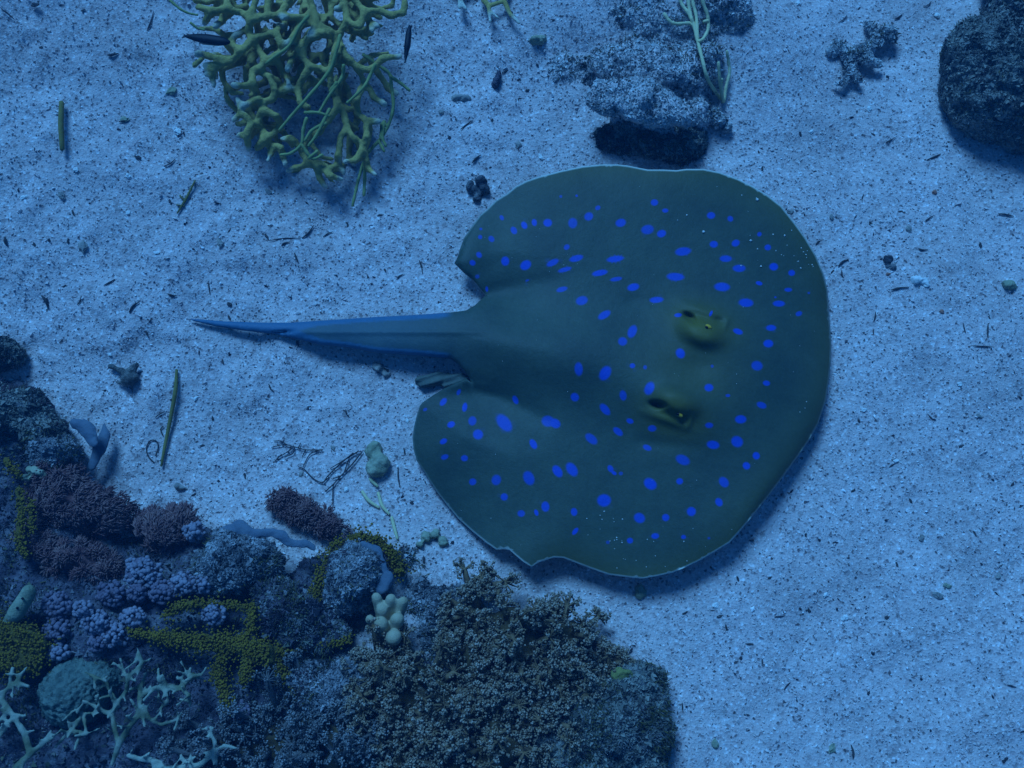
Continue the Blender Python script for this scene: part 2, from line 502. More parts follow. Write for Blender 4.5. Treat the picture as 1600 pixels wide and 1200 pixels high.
def ray_mat():
    m, n, b = new_mat('stingray skin'); co = coords(n)
    c = ramp(n, noise(n, co, 26, 4, .55), [(.3, (.036, .060, .045)), (.7, (.060, .090, .061))])
    c = mixc(n, 0.5, c, ramp(n, noise(n, co, 420, 3, .7), [(.3, (.72, .74, .74)), (.65, (1.1, 1.1, 1.1))]), 'MULTIPLY')
    c = mixc(n, attr(n, 'olive').outputs['Fac'], c, (.125, .115, .018))
    s = N(n, 'ShaderNodeSeparateColor'); n.links.new(attr(n, 'pig').outputs['Color'], s.inputs[0])
    c = mixc(n, s.outputs[1], c, (.045, .15, .27))
    c = mixc(n, s.outputs[0], c, (.012, .066, .50))
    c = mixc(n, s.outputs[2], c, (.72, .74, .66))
    n.links.new(c, b.inputs['Base Color']); b.inputs['Roughness'].default_value = 0.55
    b.inputs['Specular IOR Level'].default_value = 0.22
    p = bump(n, b, noise(n, co, 900, 3, .6), 0.0003, .6)
    bump(n, b, noise(n, co, 60, 3, .6), 0.0015, .5, p)
    return m


MS['ray'] = ray_mat()
MS['fin'] = speckled('fin skin', [(.3, (.07, .09, .075)), (.7, (.14, .16, .13))], 120, 400, 0.0008)

# ------------------------------------------------------------------ the sea floor
def axis_lines(lo, hi, step, far):
    a = list(np.arange(lo, hi + step / 2, step)); s = step
    b, c = [], []
    x = lo
    while x > -far: s *= 1.22; x -= s; b.append(max(x, -far))
    s = step; x = hi
    while x < far: s *= 1.22; x += s; c.append(min(x, far))
    return np.array(b[::-1] + a + c)


gx = axis_lines(-0.48, 0.46, 0.0031, 4.6); gy = axis_lines(-0.34, 0.44, 0.0031, 4.6)
XX, YY = np.meshgrid(gx, gy); ZZ = gh(XX, YY)
nx, ny = len(gx), len(gy)
ii = (np.arange(ny - 1)[:, None] * nx + np.arange(nx - 1)[None]).ravel()
tag(obj('sea_floor', np.stack([XX.ravel(), YY.ravel(), ZZ.ravel()], -1), np.stack([ii, ii + 1, ii + nx + 1, ii + nx], 1), MS['sand'], loc=(0, 0, 0)),
    'pale coral sand of the sea floor under everything', 'sand', kind='structure')

n = 66000
gpx = RNG.uniform(-60, 1660, n); gpy = RNG.uniform(-60, 1260, n)
keep = RNG.uniform(size=n) < 0.55 + 0.45 * sstep(100, 800, gpx + gpy * .6)
gpx, gpy = gpx[keep], gpy[keep]; n = len(gpx)
pos = PG(gpx, gpy)
cl = fbm(np.stack([gpx, gpy, 0 * gpx], -1), 0.018, 3, 55)
size = np.clip(RNG.lognormal(math.log(0.00058), 0.40, n), 0.00025, 0.0018)
tone = np.clip(RNG.beta(2.6, 2.2, n) * 0.6 + 0.30, 0, 1)
dk = RNG.uniform(size=n) < 0.085 + 0.13 * np.clip(cl, -.5, 1)
tone[dk] = RNG.uniform(0, .22, dk.sum())
wt = RNG.uniform(size=n) < 0.06; tone[wt] = 1.0
size[dk] *= RNG.uniform(.55, 1.1, dk.sum())
sc3 = size[:, None] * np.stack([RNG.uniform(.8, 1.5, n), RNG.uniform(.6, 1.0, n), RNG.uniform(.4, .8, n)], -1)
el = dk & (RNG.uniform(size=n) < .3); sc3[el, 0] *= 2.2; sc3[el, 1] *= .7
pos[:, 2] += size * 0.25
V, F = scatter(OCT, pos, sc3, rand_rot(n), 0.16)
tag(obj('sand_grains', V, F, MS['grain'], attrs={'tone': np.repeat(tone, 6)}, smooth=False),
    'loose pale and dark grains of coarse coral sand', 'sand', kind='stuff')

# ------------------------------------------------------------------ the stingray
Zo = lambda x, y, ox, oy, s: (ox + x * s, oy + y * s)
OUT = [(755, 465), (759, 461), (739, 437), (725, 426), (710, 411), (714, 404), (719, 388), (725, 372), (737, 354), (750, 336), (761, 327), (775, 313), (793, 302), (806, 291), (824, 282), (842, 276), (876, 267),
       (910, 260), (939, 257), (965, 257), (982, 259), (1012, 265), (1036, 265), (1057, 266), (1072, 264), (1099, 264), (1124, 269), (1153, 279.5), (1176, 291), (1198, 304), (1221, 322), (1241, 347), (1259, 372),
       (1275, 399), (1287, 428), (1293, 452), (1295, 480), (1297, 508), (1299, 537), (1298, 568), (1295, 596), (1290, 627), (1279, 661), (1264, 688), (1246, 714), (1225, 743), (1203, 772), (1180, 801), (1158, 828),
       (1140, 848), (1117, 862), (1095, 875), (1072, 886), (1050, 895), (1027, 900), (1005, 904), (982, 902), (951, 898), (917, 886), (899, 879), (881, 872), (866, 871), (850, 876), (839, 880), (831, 886), (818, 878),
       (805, 867), (796, 859), (787, 858), (776, 859), (760, 848), (738, 830), (716, 810), (701, 792), (685, 772), (671, 751), (662, 736), (651, 720), (646, 702), (644.5, 684), (647, 666), (651, 650), (656, 634),
       (660, 629), (676, 618), (694, 607), (712, 598), (728, 591), (737, 598), (729, 583), (717, 570), (704, 560), (650, 555), (590, 551), (545, 543), (500, 538), (470, 531), (452, 527), (431, 522), (380, 516), (335, 509), (302, 501),
       (296, 498.5), (308, 498.5), (350, 502), (410, 504), (455, 504), (485, 502), (530, 499), (590, 495), (650, 492), (704, 488), (728, 485), (742, 477)]
OUT = np.array(OUT, float)
# finer outline with a slightly uneven skin edge
op = []
for i in range(len(OUT)):
    a, b = OUT[i], OUT[(i + 1) % len(OUT)]; k = max(1, int(np.linalg.norm(b - a) / 6))
    for t in range(k): op.append(a + (b - a) * t / k)
OUT2 = np.array(op)


def seg_dist(p, poly):
    a = poly; b = np.roll(poly, -1, 0); best = np.full(len(p), 1e9)
    for s, e in zip(a, b):
        d = e - s; t = np.clip(((p - s) @ d) / (d @ d + 1e-12), 0, 1)
        best = np.minimum(best, np.hypot(*(p - s - t[:, None] * d).T))
    return best


def inside(p, poly):
    r = np.zeros(len(p), bool); a = poly; b = np.roll(poly, -1, 0)
    for (x0, y0), (x1, y1) in zip(a, b):
        c = (y0 > p[:, 1]) != (y1 > p[:, 1])
        if c.any():
            r ^= c & (p[:, 0] < (x1 - x0) * (p[:, 1] - y0) / (y1 - y0 + 1e-12) + x0)
    return r


SP = []
def spots(ox, oy, L, s=0.225):
    for q in L:
        x, y, a, b = q[:4]; ang = q[4] if len(q) > 4 else 0
        SP.append((ox + x * s, oy + y * s, a * s * .95, b * s * .95, math.radians(ang)))
spots(640, 230, [(640, 490, 22, 16, 60), (495, 568, 12, 11), (490, 624, 17, 17), (568, 637, 27, 22, 50), (724, 578, 32, 24, 60), (796, 542, 31, 23, 60), (866, 523, 28, 21, 80), (959, 525, 35, 31), (1133, 527, 41, 36, 90),
    (1244, 481, 36, 32, -30), (1307, 421, 22, 18, -30), (1466, 525, 42, 32, -15), (482, 748, 26, 21, 50), (437, 803, 25, 22, 30), (470, 898, 18, 17), (536, 985, 22, 11, 85), (664, 791, 37, 32, 90), (806, 819, 46, 36, -35),
    (993, 802, 52, 24, -25), (1091, 694, 25, 21, -40), (1157, 772, 56, 25, -15), (1077, 850, 55, 18, -15), (1428, 776, 68, 24, -8), (1321, 873, 62, 23, -10), (1434, 916, 48, 17, -10), (1553, 972, 48, 29, -15),
    (1058, 987, 45, 20, -15), (1196, 1065, 48, 35, -15), (1352, 1165, 55, 28, -30), (817, 925, 17, 8, -20), (1050, 342, 12, 11), (1160, 337, 10, 10)])
spots(960, 230, [(278, 384, 30, 26), (353, 440, 25, 17), (230, 572, 50, 37, -10), (327, 600, 37, 29, -20), (671, 474, 33, 27), (805, 497, 24, 22, 40), (690, 674, 33, 27), (842, 666, 33, 26, -25), (1007, 604, 19, 17, -40),
    (1065, 696, 26, 24), (477, 724, 63, 33, -8), (773, 774, 48, 26), (866, 841, 51, 29), (1106, 830, 35, 30), (1231, 873, 27, 24), (424, 900, 69, 31, 3), (748, 970, 62, 34, 3), (1005, 945, 27, 16, 15), (1207, 990, 31, 16),
    (914, 1080, 58, 33, 5), (1142, 1086, 48, 24), (1281, 1156, 27, 19, -20), (292, 1060, 55, 24, -5), (442, 1166, 30, 16, -5), (670, 1155, 25, 11, -65), (1350, 1012, 11, 9), (1118, 1042, 10, 7)])
spots(960, 470, [(124, 213, 53, 34, -65), (57, 282, 36, 34), (458, 365, 41, 35, 60), (858, 213, 40, 22, 20), (1088, 188, 40, 24), (1069, 297, 39, 31), (990, 451, 45, 38, 15), (1056, 572, 29, 21, 10), (656, 603, 35, 30),
    (788, 658, 19, 12), (1022, 725, 40, 25, 20), (877, 823, 45, 33), (658, 865, 32, 22), (852, 978, 48, 43, 30), (685, 1000, 50, 33, 8), (475, 1105, 58, 38, 25), (985, 1076, 30, 28, 60), (917, 1146, 31, 28, 40),
    (125, 451, 22, 20), (213, 462, 15, 17), (679, 454, 12, 13), (243, 608, 54, 37, -65), (60, 657, 41, 28, 80), (108, 835, 29, 20, 20), (262, 886, 34, 26), (25, 908, 45, 26, 40), (228, 1020, 36, 22, 25)])
spots(640, 540, [(1174, 163, 53, 33, 85), (1358, 192, 61, 42, -60), (1147, 358, 35, 32, 50), (1357, 443, 54, 30, 50), (735, 377, 36, 21, 65), (657, 537, 80, 48, 50), (960, 525, 50, 44, 10), (1010, 540, 45, 36, 30), (859, 684, 42, 26, 60),
    (1262, 648, 56, 33, 40), (341, 323, 26, 15, -65), (234, 391, 36, 22, -50), (383, 428, 36, 20, -80), (108, 444, 18, 13, -30), (436, 523, 37, 32, -80), (475, 617, 40, 40), (288, 548, 32, 24, -25), (235, 665, 31, 21, -30),
    (244, 774, 31, 20, -20), (381, 782, 28, 25), (438, 946, 29, 27, -20), (602, 933, 42, 37, -70), (657, 1051, 29, 29), (828, 920, 58, 42, 65), (1027, 873, 52, 34, 55), (1127, 860, 60, 39, 55), (1350, 1075, 54, 49),
    (943, 1118, 41, 32, 85), (880, 1160, 26, 16, 70), (775, 1166, 30, 27), (1142, 1155, 32, 26, 80), (1395, 855, 30, 22, 60), (1420, 885, 22, 14, 30), (1467, 888, 17, 15)])
spots(760, 680, [(1138, 338, 54, 42, 35), (1342, 320, 27, 25), (1063, 575, 45, 39, 30), (1245, 572, 29, 29), (1423, 530, 36, 36), (617, 667, 33, 18, -50), (843, 744, 15, 14), (997, 732, 25, 23), (1172, 700, 31, 23, -5),
    (1369, 707, 20, 17), (1545, 715, 11, 10)])
spots(960, 680, [(760, 326, 45, 35, 50), (726, 465, 35, 28, 60)])

AX = np.array([111., 40.]) / math.hypot(111, 40)          # the way the ray faces
def local(p, c):
    q = p - np.array(c); return q @ AX, q @ np.array([-AX[1], AX[0]])


ZA = np.arange(-180, 181.0)
_t = np.interp(ZA, [-180, -150, -120, -90, -60, -30, 0, 30, 55, 80, 105, 115, 130, 150, 165, 180], [16, 10, 16, 22, 20, 13, 17, 27, 26, 19, 19, 22, 12, 8, 9, 16]) / 1000
_k = np.exp(-(np.arange(-30, 31) / 9.0) ** 2); _k /= _k.sum()
ZS = np.convolve(np.concatenate([_t[-31:-1], _t, _t[1:31]]), _k, 'valid')


def ray_height(p, d):
    """height of the back above the sand plane at plan position p, d px from the outline"""
    x, y = p.T
    ang = np.degrees(np.arctan2(y - 580, x - 985))
    ze = np.interp(ang, ZA, ZS)
    ze = ze + 0.0016 * np.sin(np.radians(ang) * 9 + 1.0) * np.exp(-d / 40)
    ze = 0.0125 + (ze - 0.0125) * np.exp(-(d / 85) ** 1.5)
    dome = 1 - (1 - np.clip(d / 190, 0, 1)) ** 2.2
    z = ze + 0.011 * dome
    # right margin rolls over and down
    z -= 0.006 * np.exp(-d / 7) * sstep(-50, -15, ang) * (1 - sstep(45, 62, ang))
    # body ridge from the head to the tail root
    t = np.clip(((x - 740) * 410 + (y - 527) * 75) / (410 ** 2 + 75 ** 2), 0, 1)
    cx, cy = 740 + 410 * t, 527 + 75 * t
    dl = np.hypot(x - cx, y - cy); wd = 52 + 45 * t
    z += (0.0125 - 0.002 * t) * np.exp(-(dl / wd) ** 2 * 1.1)
    # groove beside the tail root where fin and body meet
    for (ax, ay, bx, by, dep, wdg) in ((737, 598, 850, 655, .0042, 15), (758, 461, 860, 440, .0032, 16), (1000, 690, 1090, 700, .0011, 10), (985, 470, 1075, 470, .0010, 10)):
        e = np.array([bx - ax, by - ay]); tt = np.clip(((x - ax) * e[0] + (y - ay) * e[1]) / (e @ e), 0, 1)
        z -= dep * (1 - .6 * tt) * np.exp(-(np.hypot(x - ax - tt * e[0], y - ay - tt * e[1]) / wdg) ** 2)
    # tail
    zt = np.interp(x, [290, 380, 470, 560, 740], [7, 9, 11, 13, 19]) / 1000
    hw = np.interp(x, [290, 455, 500, 700], [2, 11, 18, 35])
    u = np.clip(d / hw, 0, 1)
    zt = zt + (hw * PX * 0.42) * np.sqrt(1 - (1 - u) ** 2) + 0.0010 * np.exp(-((y - 519) / 4.0) ** 2) * sstep(420, 470, x)
    zt -= 0.0035 * np.exp(-(((y - 519 + (x - 440) * .06) / 2.2) ** 2) - ((x - 442) / 17) ** 2)
    k = sstep(690, 800, x) ; k = np.maximum(k, sstep(575, 600, y) * sstep(600, 640, y + 20))
    z = zt * (1 - k) + z * k
    # brows, eyes and spiracles
    for (c, s, side) in (((1097, 519), 1, -1), ((1057, 627), 1, 1)):
        u, v = local(p, c); v = v * side
        z += 0.0062 * np.exp(-((u / 66) ** 2 + ((v - 6) / 42) ** 2))
        r = np.sqrt((u / 35) ** 2 + (v / 21) ** 2)
        z += 0.0072 * np.exp(-(r * 1.0) ** 3.4)
        z -= 0.0080 * np.exp(-(((u + 25 + (v - 14) * .6) / 11) ** 2 + ((v - 15) / 5.5) ** 2) ** 1.3)    # spiracle opening
        z -= (0.0020 if side < 0 else 0.0009) * np.exp(-(((u + 6) / 20) ** 2 + ((v - 21) / 5) ** 2))           # slit along the eye
        z -= (0.0022 if side < 0 else 0.0010) * np.exp(-(((u - 18) / 9) ** 2 + ((v - 26) / 6) ** 2))
        z += 0.0022 * np.exp(-(((u + 6) / 36) ** 2 + ((v - 33) / 7) ** 2))           # outer lip
        z += 0.0016 * np.exp(-(((u - 31) / 4) ** 2 + ((v - 24) / 9) ** 2))
    z -= 0.0016 * np.exp(-((x - 1085) / 30) ** 2 - ((y - 575) / 20) ** 2)
    return z


gp = []
def hexgrid(x0, x1, y0, y1, s):
    o = []
    for j, yy in enumerate(np.arange(y0, y1, s * .866)):
        for xx in np.arange(x0 + (j % 2) * s / 2, x1, s): o.append((xx, yy))
    return np.array(o)
A = hexgrid(290, 1305, 250, 910, 6.5); B = hexgrid(1000, 1160, 470, 705, 2.6); C = hexgrid(290, 760, 480, 600, 3.2)
A = A[~((A[:, 0] > 1000) & (A[:, 0] < 1160) & (A[:, 1] > 470) & (A[:, 1] < 705))]; A = A[A[:, 0] > 740]
A2 = hexgrid(640, 742, 600, 860, 6.5); A3 = hexgrid(700, 742, 340, 470, 6.5)
G = np.concatenate([A, A2, A3, B, C]); G = G + RNG.normal(size=G.shape) * .25
G = G[inside(G, OUT)]; G = G[seg_dist(G, OUT) > 4.2]
inner = []
cen = np.array([985., 580.])
for sx, sy, a, b, an in SP:
    dx, dy = G[:, 0] - sx, G[:, 1] - sy
    u = dx * math.cos(an) + dy * math.sin(an); v = -dx * math.sin(an) + dy * math.cos(an)
    G = G[(u / (a + 2.2)) ** 2 + (v / (b + 2.2)) ** 2 > 1]
rings, spotv = [], []
for sx, sy, a, b, an in SP:
    wob = RNG.uniform(-.05, .05, 3)
    sv = RNG.uniform(.66, .96) if a > 4 else RNG.uniform(.5, .8)
    for rr, val in ((1.08, 0.0), (0.90, .55 * sv), (0.74, sv), (0.36, sv * .9)):
        for t in np.arange(18) * 2 * np.pi / 18:
            ra = rr * (1 + wob[0] * math.sin(2 * t) + wob[1] * math.cos(3 * t) + wob[2] * math.sin(3 * t + 1))
            u, v = (a * ra * math.cos(t), b * ra * math.sin(t))
            rings.append((sx + u * math.cos(an) - v * math.sin(an), sy + u * math.sin(an) + v * math.cos(an))); spotv.append(val)
# a second line just inside the outline carries the pale margin
ins = []
for i in range(len(OUT2)):
    t = OUT2[(i + 1) % len(OUT2)] - OUT2[i - 1]; nn = np.array([-t[1], t[0]]); nn /= np.linalg.norm(nn) + 1e-9
    ins.append(OUT2[i] + nn * 3.0)
ins = np.array(ins); ok = inside(ins, OUT) & (seg_dist(ins, OUT) > 1.6); ins = ins[ok]
pts2 = np.concatenate([OUT2, ins, np.array(rings), G])
kindv = np.concatenate([np.zeros(len(OUT2)), np.ones(len(ins)), np.full(len(rings), 2), np.full(len(G), 3)])
spv = np.concatenate([np.zeros(len(OUT2) + len(ins)), np.array(spotv), np.zeros(len(G))])
edges = [(i, (i + 1) % len(OUT2)) for i in range(len(OUT2))]
vv, ee, ff, ov, oe, of = delaunay_2d_cdt([Vector((float(a), float(b))) for a, b in pts2], edges, [], 0, 1e-4)
R2 = np.array([(v.x, v.y) for v in vv]); T3 = np.array([f for f in ff], np.int32)
src = np.array([o[0] if len(o) else -1 for o in ov]); spot = np.where(src >= 0, spv[np.maximum(src, 0)], 0); kd = np.where(src >= 0, kindv[np.maximum(src, 0)], 0)
ceni = R2[T3].mean(1); T3 = T3[inside(ceni, OUT)]
a = R2[T3]; cr = (a[:, 1, 0] - a[:, 0, 0]) * (a[:, 2, 1] - a[:, 0, 1]) - (a[:, 1, 1] - a[:, 0, 1]) * (a[:, 2, 0] - a[:, 0, 0])
T3 = T3[np.abs(cr) > 1e-5]; cr = cr[np.abs(cr) > 1e-5]
T3[cr > 0] = T3[cr > 0][:, ::-1]                                       # face up (plan y points down)
D2 = seg_dist(R2, OUT); D2[kd == 0] = 0
spot = np.zeros(len(R2))
for sx, sy, a_, b_, an in SP:
    dx, dy = R2[:, 0] - sx, R2[:, 1] - sy
    rr = np.hypot((dx * math.cos(an) + dy * math.sin(an)) / a_, (-dx * math.sin(an) + dy * math.cos(an)) / b_)
    spot = np.maximum(spot, (1 - sstep(.72, 1.08, rr)) * (RNG.uniform(.72, .97) if a_ > 4 else RNG.uniform(.5, .8)))
ZT = ray_height(R2, D2)
TOP = P(R2[:, 0], R2[:, 1], ZT)
zg = gh(TOP[:, 0], TOP[:, 1])
BOT = TOP.copy(); BOT[:, 2] = np.minimum(ZT - 0.0011, np.maximum(ZT - 0.0011 - D2 * PX * 0.20, zg + 0.0015))
nt_ = len(TOP)
# boundary edges of the triangulation
ed = np.concatenate([T3[:, [0, 1]], T3[:, [1, 2]], T3[:, [2, 0]]]); key = np.sort(ed, 1); _, inv, cnt = np.unique(key[:, 0] * 10 ** 6 + key[:, 1], return_inverse=True, return_counts=True)
bd = ed[cnt[inv] == 1]
Vr = np.concatenate([TOP, BOT]); Fr = [np.stack([bd[:, 1], bd[:, 0], bd[:, 0] + nt_, bd[:, 1] + nt_], 1), np.concatenate([T3, T3[:, ::-1] + nt_])]
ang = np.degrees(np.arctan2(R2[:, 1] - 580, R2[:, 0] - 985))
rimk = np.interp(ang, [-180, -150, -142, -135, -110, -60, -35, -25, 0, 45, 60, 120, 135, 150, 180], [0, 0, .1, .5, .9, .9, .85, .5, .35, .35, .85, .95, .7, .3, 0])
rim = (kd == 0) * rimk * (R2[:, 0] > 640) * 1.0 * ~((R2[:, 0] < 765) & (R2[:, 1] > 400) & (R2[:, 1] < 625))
edge_u = np.where(R2[:, 1] < 522 - (R2[:, 0] - 480) * .0, 1, 1.15)
band = np.interp(R2[:, 0], [290, 470, 500, 560, 700], [30, 13, 8, 7.5, 7.5])
tb = (1 - sstep(band * .75 * edge_u, band * 1.25 * edge_u, D2)) * (1 - sstep(690, 712, R2[:, 0])) * (R2[:, 1] < 575) * (R2[:, 1] > 481)
tb = np.maximum(tb, 0.34 * (1 - sstep(560, 780, R2[:, 0]))); tb = np.maximum(tb, (1 - sstep(455, 492, R2[:, 0]))) * (R2[:, 1] < 575) * (R2[:, 1] > 481)
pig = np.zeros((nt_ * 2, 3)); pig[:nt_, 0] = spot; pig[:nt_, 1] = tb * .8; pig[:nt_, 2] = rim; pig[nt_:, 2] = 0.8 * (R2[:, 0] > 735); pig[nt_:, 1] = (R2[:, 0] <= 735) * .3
ol = np.exp(-(((R2 - np.array([1078, 575])) / np.array([75, 95])) ** 2).sum(1)) * .35
for c, s in (((1094, 510), -1), ((1052, 645), 1)):
    u, v = local(R2, c); ol = np.maximum(ol, .95 * np.exp(-((u / 52) ** 2 + (v / 36) ** 2)))
ol = np.maximum(ol, 0.42 * np.exp(-D2 / 24) * sstep(760, 900, R2[:, 0]))
ray = thing('stingray', [*P(985, 580, 0)[:2], 0.0], 'olive brown stingray with bright blue spots and blue edged tail resting on the sand', 'stingray')
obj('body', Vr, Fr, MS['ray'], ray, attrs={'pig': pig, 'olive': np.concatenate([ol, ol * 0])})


def on_ray(px, py):
    p = np.array([[px, py]], float); return float(ray_height(p, seg_dist(p, OUT))[0])


for (ex, ey, side) in ((1107, 510.5, -1), (1062, 648, 1)):
    z = on_ray(ex, ey)
    v = ICO2[0] * np.array([5.2, 3.2, 3.0]) * PX
    c, s = math.cos(-.34), math.sin(-.34)
    v = v @ np.array([[c, s, 0], [-s, c, 0], [0, 0, 1]])
    e = obj('eye', v + P(ex, ey, z + .0004), ICO2[1], MS['gold'], ray)
    pv = ICO1[0] * np.array([2.4, 1.7, 1.7]) * PX + P(ex - 2.8, ey + 0.8 * side * -1, z + .0016)
    obj('pupil', pv, ICO1[1], MS['black'], e)

# folded pelvic fin beside the tail root
fo = np.array([Zo(x, y, 640, 540, .225) for x, y in ((35, 240), (55, 212), (120, 203), (190, 180), (230, 184), (300, 196), (370, 190), (430, 225), (400, 240), (320, 262), (240, 292), (205, 272), (150, 287), (80, 290), (42, 268))])
fg = hexgrid(645, 745, 575, 612, 2.2); fg = fg[inside(fg, fo)]; fg = fg[seg_dist(fg, fo) > 1.2]
pp = np.concatenate([fo, fg])
vv, ee, ff, *_ = delaunay_2d_cdt([Vector((float(x), float(y))) for x, y in pp], [(i, (i + 1) % len(fo)) for i in range(len(fo))], [], 0, 1e-4)
f2 = np.array([(v.x, v.y) for v in vv]); t3 = np.array([f for f in ff], np.int32); t3 = t3[inside(f2[t3].mean(1), fo)]
t3 = t3[:, ::-1]
fd = seg_dist(f2, fo)
fz = .0045 + .0035 * (1 - np.exp(-fd / 4)) + .0022 * np.sin((f2[:, 0] - 650) * .16 + (f2[:, 1] - 590) * .5) * np.exp(-fd / 6) + sstep(690, 735, f2[:, 0]) * .004
tp = P(f2[:, 0], f2[:, 1], fz); tp[:, 2] += np.minimum(0, 0); bt = tp - np.array([0, 0, .0012])
ed = np.concatenate([t3[:, [0, 1]], t3[:, [1, 2]], t3[:, [2, 0]]]); key = np.sort(ed, 1); _, inv, cnt = np.unique(key[:, 0] * 10 ** 6 + key[:, 1], return_inverse=True, return_counts=True)
bd = ed[cnt[inv] == 1]; k = len(tp)
obj('pelvic_fin', np.concatenate([tp, bt]), [np.stack([bd[:, 1], bd[:, 0], bd[:, 0] + k, bd[:, 1] + k], 1), np.concatenate([t3, t3[:, ::-1] + k])], MS['fin'], ray)

# grains of sand lying on its back
fl = [(1183, 312, 3.2), (1099, 362, 2.8), (1073, 336, 1.4), (1059, 344, 1.1), (1159, 305, 1.3), (1173, 376, 2.2), (1189, 416, 1.9), (1184, 389, 1.5), (1226, 368, 1.7), (1208, 366, 1.2), (1237, 360, 1.1), (1158, 415, 1.2)]
for _ in range(46):
    c, s = random.choice([((1232, 402), 22), ((1260, 408), 10), ((945, 815), 14), ((985, 872), 26), ((958, 835), 22), ((1258, 632), 6), ((1060, 890), 22)])
    fl.append((random.gauss(c[0], s), random.gauss(c[1], s), random.uniform(.6, 1.3)))
for _ in range(70): fl.append((random.uniform(680, 1290), random.uniform(280, 880), random.uniform(.35, .7)))
fl = np.array(fl); fl = fl[inside(fl[:, :2], OUT) & (seg_dist(fl[:, :2], OUT) > 4)]
fzv = ray_height(fl[:, :2], seg_dist(fl[:, :2], OUT))
V, F = scatter(OCT, P(fl[:, 0], fl[:, 1], fzv + fl[:, 2] * PX * .3), fl[:, 2] * PX * 1.05, rand_rot(len(fl)), .2)
tag(obj('sand_flecks', V, F, MS['white_bit'], smooth=False), 'tiny white sand flecks lying on the back of the stingray', 'sand', kind='stuff')


# ------------------------------------------------------------------ rocks
MM = 0.001
def S(px, py, z, rx, ry, rz):
    """ellipsoid: centre over plan spot px,py at height z mm, radii in px, px, mm"""
    return ('s', P(px, py, z * MM), (rx * PX, ry * PX, rz * MM))


def SG(px, py, z, rx, ry, rz):
    return S(px, py, z + 1000 * float(PG(px, py)[2]), rx, ry, rz)


def grit(o, V, Q, n, size, mat, seed, lo=.0, hi=1.0):
    rg = np.random.default_rng(seed)
    c = V[Q].mean(1); cr = np.cross(V[Q[:, 2]] - V[Q[:, 0]], V[Q[:, 3]] - V[Q[:, 1]]); ar = np.linalg.norm(cr, axis=1) + 1e-15
    nz = cr[:, 2] / ar
    wv = ar * np.clip(nz + .25, 0, 1); wv /= wv.sum()
    k = rg.choice(len(Q), n, p=wv)
    u = rg.dirichlet(np.ones(4), n)
    p = (V[Q[k]] * u[:, :, None]).sum(1)
    cl = fbm(p, 70, 3, seed) * .9 + fbm(p, 260, 2, seed + 1) * .5
    tone = np.clip(.5 + cl * .75 + rg.normal(size=n) * .20, lo, hi)
    sz = np.clip(rg.lognormal(math.log(size), .45, n), size * .4, size * 3)
    sc3 = sz[:, None] * np.stack([rg.uniform(.8, 1.25, n), rg.uniform(.7, 1.1, n), rg.uniform(.6, 1.0, n)], -1)
    Vg, Fg = scatter(TET, p + (cr / ar[:, None])[k] * (sz * .2)[:, None], sc3, rand_rot(n), .2)
    tag(obj('encrusting_grit', Vg, Fg, MS[mat], o, attrs={'tone': np.repeat(tone, 4)}, smooth=False), kind='stuff')


def turf(o, V, Q, n, seed, mat='turf'):
    """patchy short algal turf on a rock"""
    rg = np.random.default_rng(seed)
    c = V[Q].mean(1); cr = np.cross(V[Q[:, 2]] - V[Q[:, 0]], V[Q[:, 3]] - V[Q[:, 1]]); ar = np.linalg.norm(cr, axis=1) + 1e-15
    nv = cr / ar[:, None]
    pat = np.clip(fbm(c, 45, 3, seed) * 2.2 + .25, 0, 1)
    wv = ar * np.clip(nv[:, 2] + .3, 0, 1) * pat; wv /= wv.sum()
    k = rg.choice(len(Q), n, p=wv); p0 = c[k] + rg.normal(size=(n, 3)) * .0006
    bend = np.stack([vn(p0 * 60, 11), vn(p0 * 60, 12), np.zeros(n)], -1) * .9
    d = nv[k] + bend + rg.normal(size=(n, 3)) * .35; d /= np.linalg.norm(d, axis=1)[:, None]
    L = rg.uniform(3, 9, n) * PX * (.6 + .8 * np.clip(fbm(p0, 90, 2, seed + 4) + .5, 0, 1)); r = rg.uniform(.55, 1.0, n) * PX
    e = np.cross(d, rg.normal(size=(n, 3))); e /= np.linalg.norm(e, axis=1)[:, None]; f = np.cross(d, e)
    ring = [np.cos(t) * e + np.sin(t) * f for t in (0, 2.094, 4.189)]
    vv_ = np.stack([p0 + q * r[:, None] for q in ring] + [p0 + d * L[:, None] * .6 + q * r[:, None] * .8 for q in ring] + [p0 + d * L[:, None]], 1)
    fb = np.array([(0, 1, 4), (0, 4, 3), (1, 2, 5), (1, 5, 4), (2, 0, 3), (2, 3, 5), (3, 4, 6), (4, 5, 6), (5, 3, 6)], np.int32)
    F = (fb[None] + (np.arange(n) * 7)[:, None, None]).reshape(-1, 3)
    tone = np.clip(.5 + fbm(p0, 38, 3, seed + 7) * 1.1 + rg.normal(size=n) * .12, 0, 1)
    tag(obj('algal_turf', vv_.reshape(-1, 3), F, MS[mat], o, attrs={'tone': np.repeat(tone, 7)}), kind='stuff')


TURF = {'rock_dim': .35e6, 'sand': .10e6, 'rock_purple': .9e6, 'rock_dark': .55e6, 'rock_boulder': .15e6, 'rock_dusty': .12e6}
GRIT = {'rock_dim': ('grit_dim', .00062), 'sand': ('grit_dusty', .0006), 'rock_dusty': ('grit_dusty', .00062), 'rock_dark': ('grit_dark', .00066), 'rock_purple': ('grit_purple', .0007), 'rock_boulder': ('grit_dark', .00066)}


ROCKV = {}


